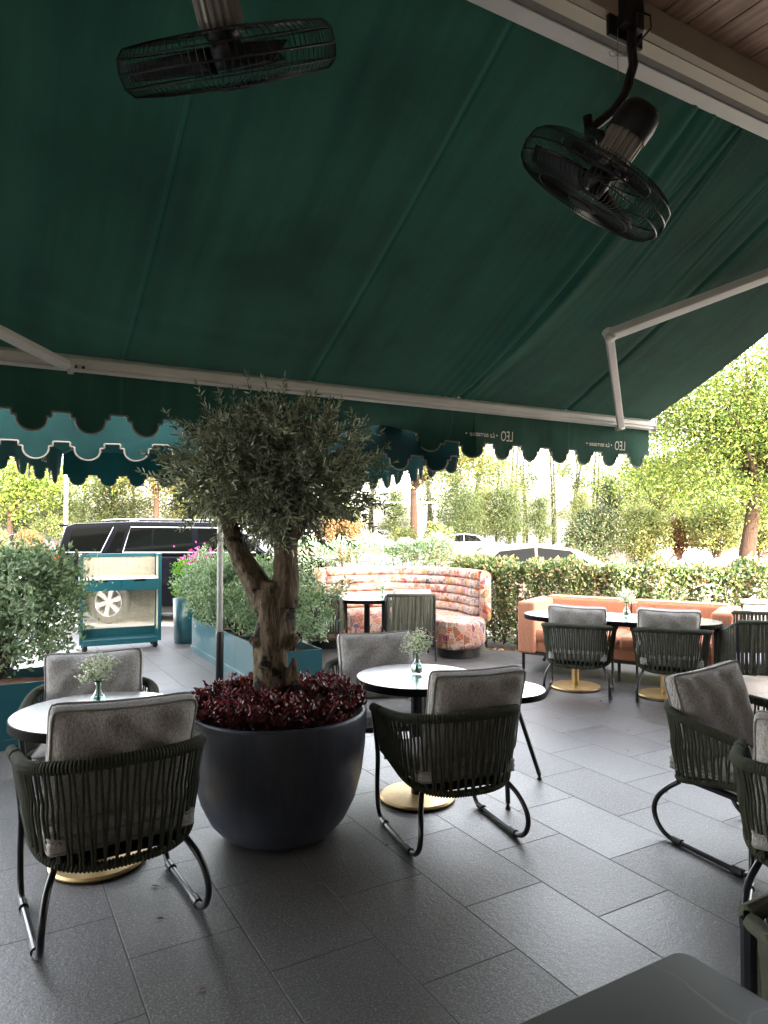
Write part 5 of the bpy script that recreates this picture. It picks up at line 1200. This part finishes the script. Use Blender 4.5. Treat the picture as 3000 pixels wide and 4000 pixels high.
def sedan(label, loc, rz, paint, group='cars parked beyond the terrace', hatch=False, spokes=10):
    L = 4.75; poly = [(0.12, 0.36), (0.0, 0.6), (0.02, 0.86), (0.14, 0.98), (0.9, 1.0), (3.4, 0.93), (4.4, 0.80), (4.68, 0.66), (4.75, 0.45), (4.62, 0.25)]+[(4.25, 0.22)]+arch(3.85, 0.37, 0.32)+[(3.35, 0.2), (1.5, 0.2)]+arch(1.0, 0.37, 0.32)+[(0.55, 0.25)]
    if hatch: gr = [(0.12, 0.97), (0.30, 1.30), (0.75, 1.44), (1.9, 1.50), (2.5, 1.46), (3.5, 0.92)]; gl = [[(0.62, 1.0), (0.75, 1.34), (1.45, 1.41), (1.45, 1.0)], [(1.5, 1.0), (1.5, 1.42), (2.4, 1.38), (3.1, 0.98)]]; sr = [(0.16, 1.0, 0.32, 1.28), (3.42, 0.95, 2.62, 1.38)]
    else: gr = [(0.45, 0.985), (1.15, 1.36), (1.75, 1.455), (2.3, 1.45), (2.75, 1.36), (3.6, 0.92)]; gl = [[(0.95, 1.02), (1.3, 1.33), (1.95, 1.40), (1.95, 1.01)], [(2.0, 1.01), (2.0, 1.40), (2.6, 1.34), (3.15, 0.98)]]; sr = [(0.55, 1.0, 1.15, 1.33), (3.5, 0.94, 2.78, 1.33)]
    return car('parked_car', label, 'car', loc, rz, paint, L, 1.82, dict(poly=poly, belt=0.97, roof=1.46, inset=0.24, screens=sr, doors=[1.2, 2.0, 3.2], handles=[1.45, 2.35]), gr, gl, [1.0, 3.85], 0.33,
        [('tail_light', 0.08, 0.78, 0.86, 0.22, 0.2, 0.16, 'tail'), ('headlight', 4.58, 0.72, 0.62, 0.2, 0.24, 0.14, 'white')], group=group, spokes=spokes)
# silver car seen beyond the booth, nose to the left
sedan('silver saloon across the car park beside a dark round bush', (6.35, 39.2, -0.15), radians(180), 'silvercar')
sedan('champagne car just behind the hedge, only its roof and windscreen above the leaves', (0.9, 13.9, -0.15), radians(-3), 'champ')
sedan('dark car mostly hidden left of the round dark-green bush', (7.1, 30.5, -0.15), radians(4), 'greycar')
sedan('white hatchback behind the clipped bushes at the right', (11.0, 29.6, -0.15), radians(-2), 'whitecar', hatch=True, spokes=12)
sedan('white car at the right edge beyond the leaning trunk', (15.4, 24.9+3.6, -0.15), radians(-4), 'whitecar')
sedan('grey saloon at the left edge of the car park beside a russet bush', (-19.3, 42.0, -0.15), radians(180), 'greycar')

# ------------------------------------------------------------------ person behind the SUV
def person(loc, rz):
    J = {'pelvis': (0, 0, 0.93), 'belly': (0, 0, 1.08), 'chest': (0, 0, 1.30), 'neck': (0, -0.01, 1.46), 'head0': (0, -0.02, 1.54), 'head1': (0, -0.02, 1.66)}
    vs = []; es = []; rs = []
    def A(p, r, par=None): vs.append(p); rs.append(r); i = len(vs)-1; (es.append((par, i)) if par is not None else None); return i
    pv = A((0, 0, 0.93), (0.15, 0.11)); be = A((0, 0, 1.08), (0.14, 0.10), pv); ch = A((0, 0, 1.30), (0.17, 0.115), be); ne = A((0, 0.0, 1.45), (0.06, 0.06), ch); h0 = A((0, -0.02, 1.53), (0.07, 0.085), ne); h1 = A((0, -0.015, 1.63), (0.072, 0.09), h0); A((0, -0.01, 1.69), (0.05, 0.06), h1)
    for s in (-1, 1):
        hp = A((0.10*s, 0, 0.88), (0.085, 0.085), pv); kn = A((0.11*s, -0.01, 0.48), (0.06, 0.06), hp); an = A((0.11*s, 0.02, 0.09), (0.04, 0.04), kn); A((0.12*s, -0.12, 0.04), (0.04, 0.03), an)
        sh = A((0.19*s, 0, 1.38), (0.06, 0.06), ch); el = A((0.25*s, 0.0, 1.10), (0.042, 0.042), sh); wr = A((0.24*s, -0.18, 0.95), (0.030, 0.030), el); A((0.235*s, -0.26, 0.92), (0.035, 0.018), wr)
    me = bpy.data.meshes.new('person'); me.from_pydata(vs, es, []); o = bpy.data.objects.new('person', me); COL.objects.link(o)
    m = o.modifiers.new('skin', 'SKIN'); m.use_smooth_shade = True
    for i, r in enumerate(rs): me.skin_vertices[0].data[i].radius = r
    me.skin_vertices[0].data[0].use_root = True
    sb = o.modifiers.new('sub', 'SUBSURF'); sb.levels = 2; sb.render_levels = 2
    bpy.context.view_layer.update(); dg = bpy.context.evaluated_depsgraph_get(); nm = bpy.data.meshes.new_from_object(o.evaluated_get(dg)); bpy.data.objects.remove(o)
    nm.materials.clear()
    for k in ('skin', 'shirt', 'dark'): nm.materials.append(M[k])
    for p in nm.polygons:
        c = p.center; p.material_index = 2 if c.z < 0.97 else (1 if c.z < 1.455 and not (c.y < -0.12 and c.z < 1.0) else 0)
    nm.polygons.foreach_set('use_smooth', [True]*len(nm.polygons))
    o = bpy.data.objects.new('person', nm); COL.objects.link(o); o.location = loc; o.rotation_euler = (0, 0, rz)
    tag(o, 'person in a checked shirt and pale cap standing behind the black SUV', 'person')
    b = MB(); b.lathe([(0.086, 1.625), (0.090, 1.66), (0.078, 1.71), (0.045, 1.735), (0, 1.74)], 20, (0, -0.01, 0)); b.box((0, -0.125, 1.632), (0.12, 0.09, 0.012)); b.build('cap', M['cush'], o, True)
    b = MB(); b.box((0, -0.115, 1.585), (0.014*2, 0.03, 0.035)); b.build('nose', M['skin'], o, True, bevel=0.008)
    b = MB(); b.box((0, -0.103, 1.545), (0.05, 0.008, 0.010)); b.build('mouth', M['tail'], o, bevel=0.002)
    for s in (-1, 1):
        b = MB(); b.lathe([(0, -0.007), (0.007, 0), (0, 0.007)], 8, (0.03*s, -0.100, 1.607)); b.build('eye', M['black'], o)
        b = MB(); b.box((0.076*s, 0, 1.60), (0.014, 0.035, 0.055)); b.build('ear', M['skin'], o, bevel=0.006)
    b = MB(); b.lathe([(0.083, 1.58), (0.086, 1.63)], 16, (0, 0.012, 0)); b.build('hair', M['hair'], o, True)
person((-6.62, 14.75, -0.15), radians(-75))

# ------------------------------------------------------------------ trees
def tree(name, label, loc, H, trunk, crown, n, ll, lw, mat, tr=0.16, lean=(0, 0), group=None, seed=1, nclust=60, csz=0.5, cat='tree', bark='bark', droop=0.0, detail=False, limbs=6):
    """crown = (cx,cy,cz,rx,ry,rz) relative to the foot"""
    rg = np.random.default_rng(seed); rn = random.Random(seed); t = thing(name, label, cat, loc, 0, group)
    cx, cy, cz, rx, ry, rz = crown; b = MB(); top = Vector((lean[0], lean[1], trunk))
    mid = Vector((lean[0]*0.45+0.06*rn.uniform(-1, 1), lean[1]*0.45, trunk*0.5))
    trunk_tube(b, [(0, 0, -0.1), mid*0.5+Vector((0, 0, 0)), mid, top], [tr*1.25, tr, tr*0.9, tr*0.72], 12, seed, 0.06)
    cen = []
    for i in range(nclust):
        v = rg.normal(size=3); v /= np.linalg.norm(v); r = rg.random()**0.45; cen.append(np.array([cx, cy, cz])+v*np.array([rx, ry, rz])*r)
    for i in range(limbs):
        c = Vector(cen[i]); m_ = top.lerp(c, 0.5)+Vector((0, 0, 0.12*rz)); trunk_tube(b, [top-Vector((0, 0, 0.2)), top.lerp(m_, 0.5), m_, c], [tr*0.42, tr*0.26, tr*0.15, tr*0.05], 7, i, 0.05)
        for k in range(2):
            c2 = Vector(cen[(i*7+k*3+limbs) % nclust]); b.tube([m_, m_.lerp(c2, 0.6)+Vector((0, 0, 0.1)), c2], [tr*0.2, tr*0.12, tr*0.04], 5)
    b.build('trunk', M[bark], t, True)
    per = n//nclust; P = []; D = []
    for c in cen:
        s = csz*rg.uniform(0.6, 1.3); o = rg.normal(size=(per, 3))*np.array([s, s, s*0.62]); P.append(c+o)
        D.append(o/(np.linalg.norm(o, axis=1, keepdims=True)+1e-6)+rg.normal(size=(per, 3))*0.7+np.array([0, 0, -droop]))
    P = np.concatenate(P); D = np.concatenate(D); m = len(P)
    leaves('crown', P, D, ll*(0.6+0.7*rg.random(m)), lw*(0.7+0.6*rg.random(m)), mat, t, rng=rg, detail=detail); return t
tree('street_tree', 'large yellow-green street tree with a leaning trunk at the right', (10.2, 20.0, -0.1), 8, 3.1, (0.9, 0.6, 4.9, 4.3, 3.4, 2.9), 52000, 0.105, 0.052, M['street'], tr=0.22, lean=(0.45, 0), seed=5, nclust=330, csz=0.42, detail=True, limbs=12)
tree('street_tree', 'street tree with an orange-brown trunk right of the olive', (1.55, 37, -0.1), 8, 3.8, (1.3, 0, 6.6, 4.2, 3.0, 2.6), 11000, 0.20, 0.10, M['amber'], tr=0.22, seed=6, nclust=110, csz=0.6, limbs=9)
tree('street_tree', 'amber-leaved street tree standing above the black SUV roof', (-14.6, 45, -0.1), 8, 4.0, (0.6, 0, 6.2, 4.6, 3.0, 2.2), 9500, 0.22, 0.11, M['amber'], tr=0.20, seed=7, nclust=90, csz=0.65, limbs=9)
tree('street_tree', 'bright green street tree at the far left edge', (-23.2, 43.5, -0.1), 8, 2.6, (0.4, 0, 4.6, 2.9, 2.6, 2.2), 8000, 0.20, 0.11, M['street'], tr=0.17, seed=8, nclust=80, csz=0.6, limbs=7)
tree('street_tree', 'smaller pale green tree behind the leaning trunk', (13.0, 33, -0.1), 8, 2.6, (0.5, 0, 4.6, 3.4, 2.5, 2.2), 9500, 0.16, 0.08, M['street'], tr=0.12, seed=9, nclust=90, csz=0.5, limbs=8)
# feathery casuarinas in rows
def casuarina(seed, H, mat, sparse):
    rg = np.random.default_rng(seed); rn = random.Random(seed); t = thing('casuarina', 'x', 'tree', group='feathery trees beyond the car park')
    b = MB(); tops = []
    for k in range(2 if sparse else 1):
        x0 = k*0.5; trunk_tube(b, [(x0, 0, -0.1), (x0+rn.uniform(-.2, .2), 0, H*0.35), (x0+rn.uniform(-.5, .5), 0, H*0.7), (x0+rn.uniform(-.8, .8), 0, H)], [0.15, 0.11, 0.07, 0.02], 7, k, 0.04)
    P = []; D = []
    nb = 50 if sparse else 90
    for i in range(nb):
        h = H*(0.16 if not sparse else 0.22)+H*0.82*rn.random(); a = rn.uniform(0, 2*pi); r = (1-(h/H)*0.72)*H*(0.15 if sparse else 0.27)*rn.uniform(0.4, 1); c = Vector((r*cos(a), r*sin(a), h+0.15*r)); b.tube([(0.1, 0, h-0.25*r), c*0.6+Vector((0, 0, h*0.4)), c], [0.035, 0.02, 0.008], 4, cap=False)
        m = 115 if sparse else 120; s = 0.42 if sparse else 0.60; o = rg.normal(size=(m, 3))*np.array([s, s, s*0.7]); P.append(np.array(c)+o); D.append(rg.normal(size=(m, 3))*0.55+np.array([cos(a)*0.35, sin(a)*0.35, -0.25 if sparse else 0.05]))
    b.build('trunk', M['casubark'], t, True); P = np.concatenate(P); D = np.concatenate(D); m = len(P)
    leaves('crown', P, D, 0.30*(0.6+0.8*rg.random(m)), 0.050, mat, t, rng=rg, detail=False); return t
c1 = casuarina(1, 9.0, M['casu2'], False); c2 = casuarina(2, 11.0, M['casu'], True); c3 = casuarina(3, 6.5, M['casu'], False); c4 = casuarina(4, 12.5, M['casu2'], True)
protos = [c1, c2, c3, c4]; used = set(); GC = 'feathery trees beyond the car park'
spots = []
for px, Y, k, s in ((-120, 56, 0, 1.0), (60, 52, 2, .95), (160, 58, 0, 1.1), (235, 50, 2, .9), (330, 57, 0, 1.0), (440, 51, 2, 1.05), (520, 58, 0, 1.15), (680, 53, 0, .95), (760, 58, 2, 1.2), (860, 54, 0, 1.0), (960, 57, 2, 1.0), (1080, 52, 0, .9), (1200, 57, 0, 1.0), (1330, 54, 2, .9),
                     (1440, 58, 1, .95), (1545, 54, 2, .72), (1690, 57, 1, 1.0), (1780, 52, 2, .9), (1850, 56, 1, 1.1), (1940, 50, 0, .75), (2010, 54, 3, .95), (2060, 58, 1, .9), (2160, 55, 3, .85), (2235, 58, 1, .95), (1820, 47, 2, .62), (1890, 49, 0, .50), (1985, 48, 2, .66), (2110, 49, 2, .60), (2270, 49, 0, .48), (2330, 54, 3, .90), (2390, 52, 2, .85), (2480, 50, 0, .72), (2560, 54, 0, .80), (2660, 57, 0, .85), (2760, 52, 0, .9), (2900, 55, 0, 1.0), (3060, 52, 0, 1.0)):
    spots.append(((px-1500)/2740*Y, Y, k, s, px))
for i, (x, y, k, s, px) in enumerate(spots):
    ordn = ['first', 'second', 'third', 'fourth', 'fifth', 'sixth', 'seventh', 'eighth', 'ninth', 'tenth', 'eleventh', 'twelfth', 'thirteenth', 'fourteenth', 'fifteenth', 'sixteenth']
    look = ['dense golden-green feathery tree', 'thin sparse feathery tree with bare trunks', 'low dark olive feathery tree', 'tall sparse golden feathery tree'][k]
    half = i < 16; pos = ordn[i] if half else (ordn[len(spots)-1-i] if len(spots)-1-i < 16 else ['seventeenth', 'eighteenth', 'nineteenth', 'twentieth', 'twenty-first'][len(spots)-1-i-16])
    lab = '%s, %s from the %s beyond the car park' % (look, pos, 'left' if half else 'right')
    p = protos[k]; rz = (i*1.37) % 6.28
    if k not in used: used.add(k); p.location = (x, y, -0.1); p.rotation_euler = (0, 0, rz); p.scale = (s,)*3; p['label'] = lab
    else: dup(p, (x, y, -0.1), rz, lab, GC, s)

def lot_bush(label, x, y, R, H, z0, n, mat, seed, ll=0.085, name='clipped_bush'):
    return shrub(name, label, (x, y, -0.02), R, H, z0, n, ll, ll*0.55, mat, 'bushes in the car park beds', seed=seed, twigs=170, stems=7, spiky=0.0, rise=0.3)
def px2(px, Y): return (px-1500)/2740*Y
lot_bush('round dark-green bush left of the clipped trio beyond the hedge', px2(2320, 23), 23, 0.98, 2.10, 0.15, 12000, M['shrubdark'], 41)
lot_bush('pale clipped bush right beside the round dark-green bush', px2(2510, 23.6), 23.6, 0.92, 2.15, 0.35, 11000, M['shrubpale'], 42)
lot_bush('small russet bush between two clipped bushes', px2(2650, 24.3), 24.3, 0.52, 1.95, 0.5, 2600, M['rust'], 43)
lot_bush('wide clipped bush left of the leaning trunk', px2(2800, 23.4), 23.4, 0.98, 2.20, 0.6, 11000, M['shrubpale'], 44)
lot_bush('clipped bush at the right edge behind the leaning trunk', px2(2975, 24.0), 24.0, 0.95, 2.15, 0.6, 10000, M['shrubpale'], 45)
lot_bush('dark round bush before the silver saloon', px2(1712, 25), 25, 0.60, 1.75, 0.10, 4200, M['shrub'], 46)
lot_bush('russet bush seen through the lower right olive leaves', px2(1330, 26), 26, 1.0, 1.85, 0.1, 5500, M['rust'], 47)
lot_bush('russet bush beside the grey saloon at the left', px2(112, 35), 35, 0.68, 1.40, 0.1, 4000, M['rust'], 48, ll=0.10)
lot_bush('low green bush before the orange-brown trunk', px2(1580, 33), 33, 0.9, 1.5, 0.0, 3500, M['casu2'], 49)
lot_bush('sunlit golden bush behind the rear of the black SUV', px2(200, 44), 44, 1.3, 2.2, 0.0, 4200, M['casu2'], 50, ll=0.13)
lot_bush('dark green bush at the extreme left edge before the grey saloon', px2(-8, 36), 36, 0.6, 1.5, 0.0, 2600, M['shrub'], 51)

# lamp post, goal frame, fence
t = thing('lamp_post', 'pale grey lamp post rising behind the SUV roof', 'lamp post', (px2(257, 33), 33, -0.1))
b = MB(); b.tube([(0, 0, 0), (0, 0, 3.5), (0, 0, 8)], [0.095, 0.08, 0.06], 12); b.build('post', M['pole'], t, True)
b = MB(); b.lathe([(0, 0.02), (0.2, 0.02), (0.2, 0), (0, 0)], 16); b.build('foot_plate', M['pole'], t)
b = MB(); b.tube([(0, 0, 7.9), (0.5, 0, 8.2), (1.1, 0, 8.25)], 0.04, 8); b.box((1.3, 0, 8.24), (0.6, 0.25, 0.1)); b.build('lamp_head', M['pole'], t)
t = thing('goal_frame', 'thin white tubular frame standing under the trees', 'frame', (px2(1700, 44), 44, -0.1))
b = MB(); b.tube([(0, 0, 0), (0, 0, 3.3), (-4.6, 0, 3.3), (-4.6, 0, 0)], 0.035, 6); b.build('frame_tube', M['white'], t)
t = thing('wire_fence', 'dark thin wire fence between the far trees', 'fence', (0, 62, -0.1))
for z in (2.1, 1.1): b = MB(); b.tube([(-30, 0, z), (40, 0, z)], 0.025, 5); b.build('rail', M['wire'], t)
for k in range(24):
    b = MB(); b.tube([(-28+3*k, 0.0, 0), (-28+3*k, 0, 2.15)], 0.03, 5); b.build('post', M['wire'], t)

for o in list(COL.objects):
    if o.type == 'EMPTY' and o.parent is None and not o.children: bpy.data.objects.remove(o)
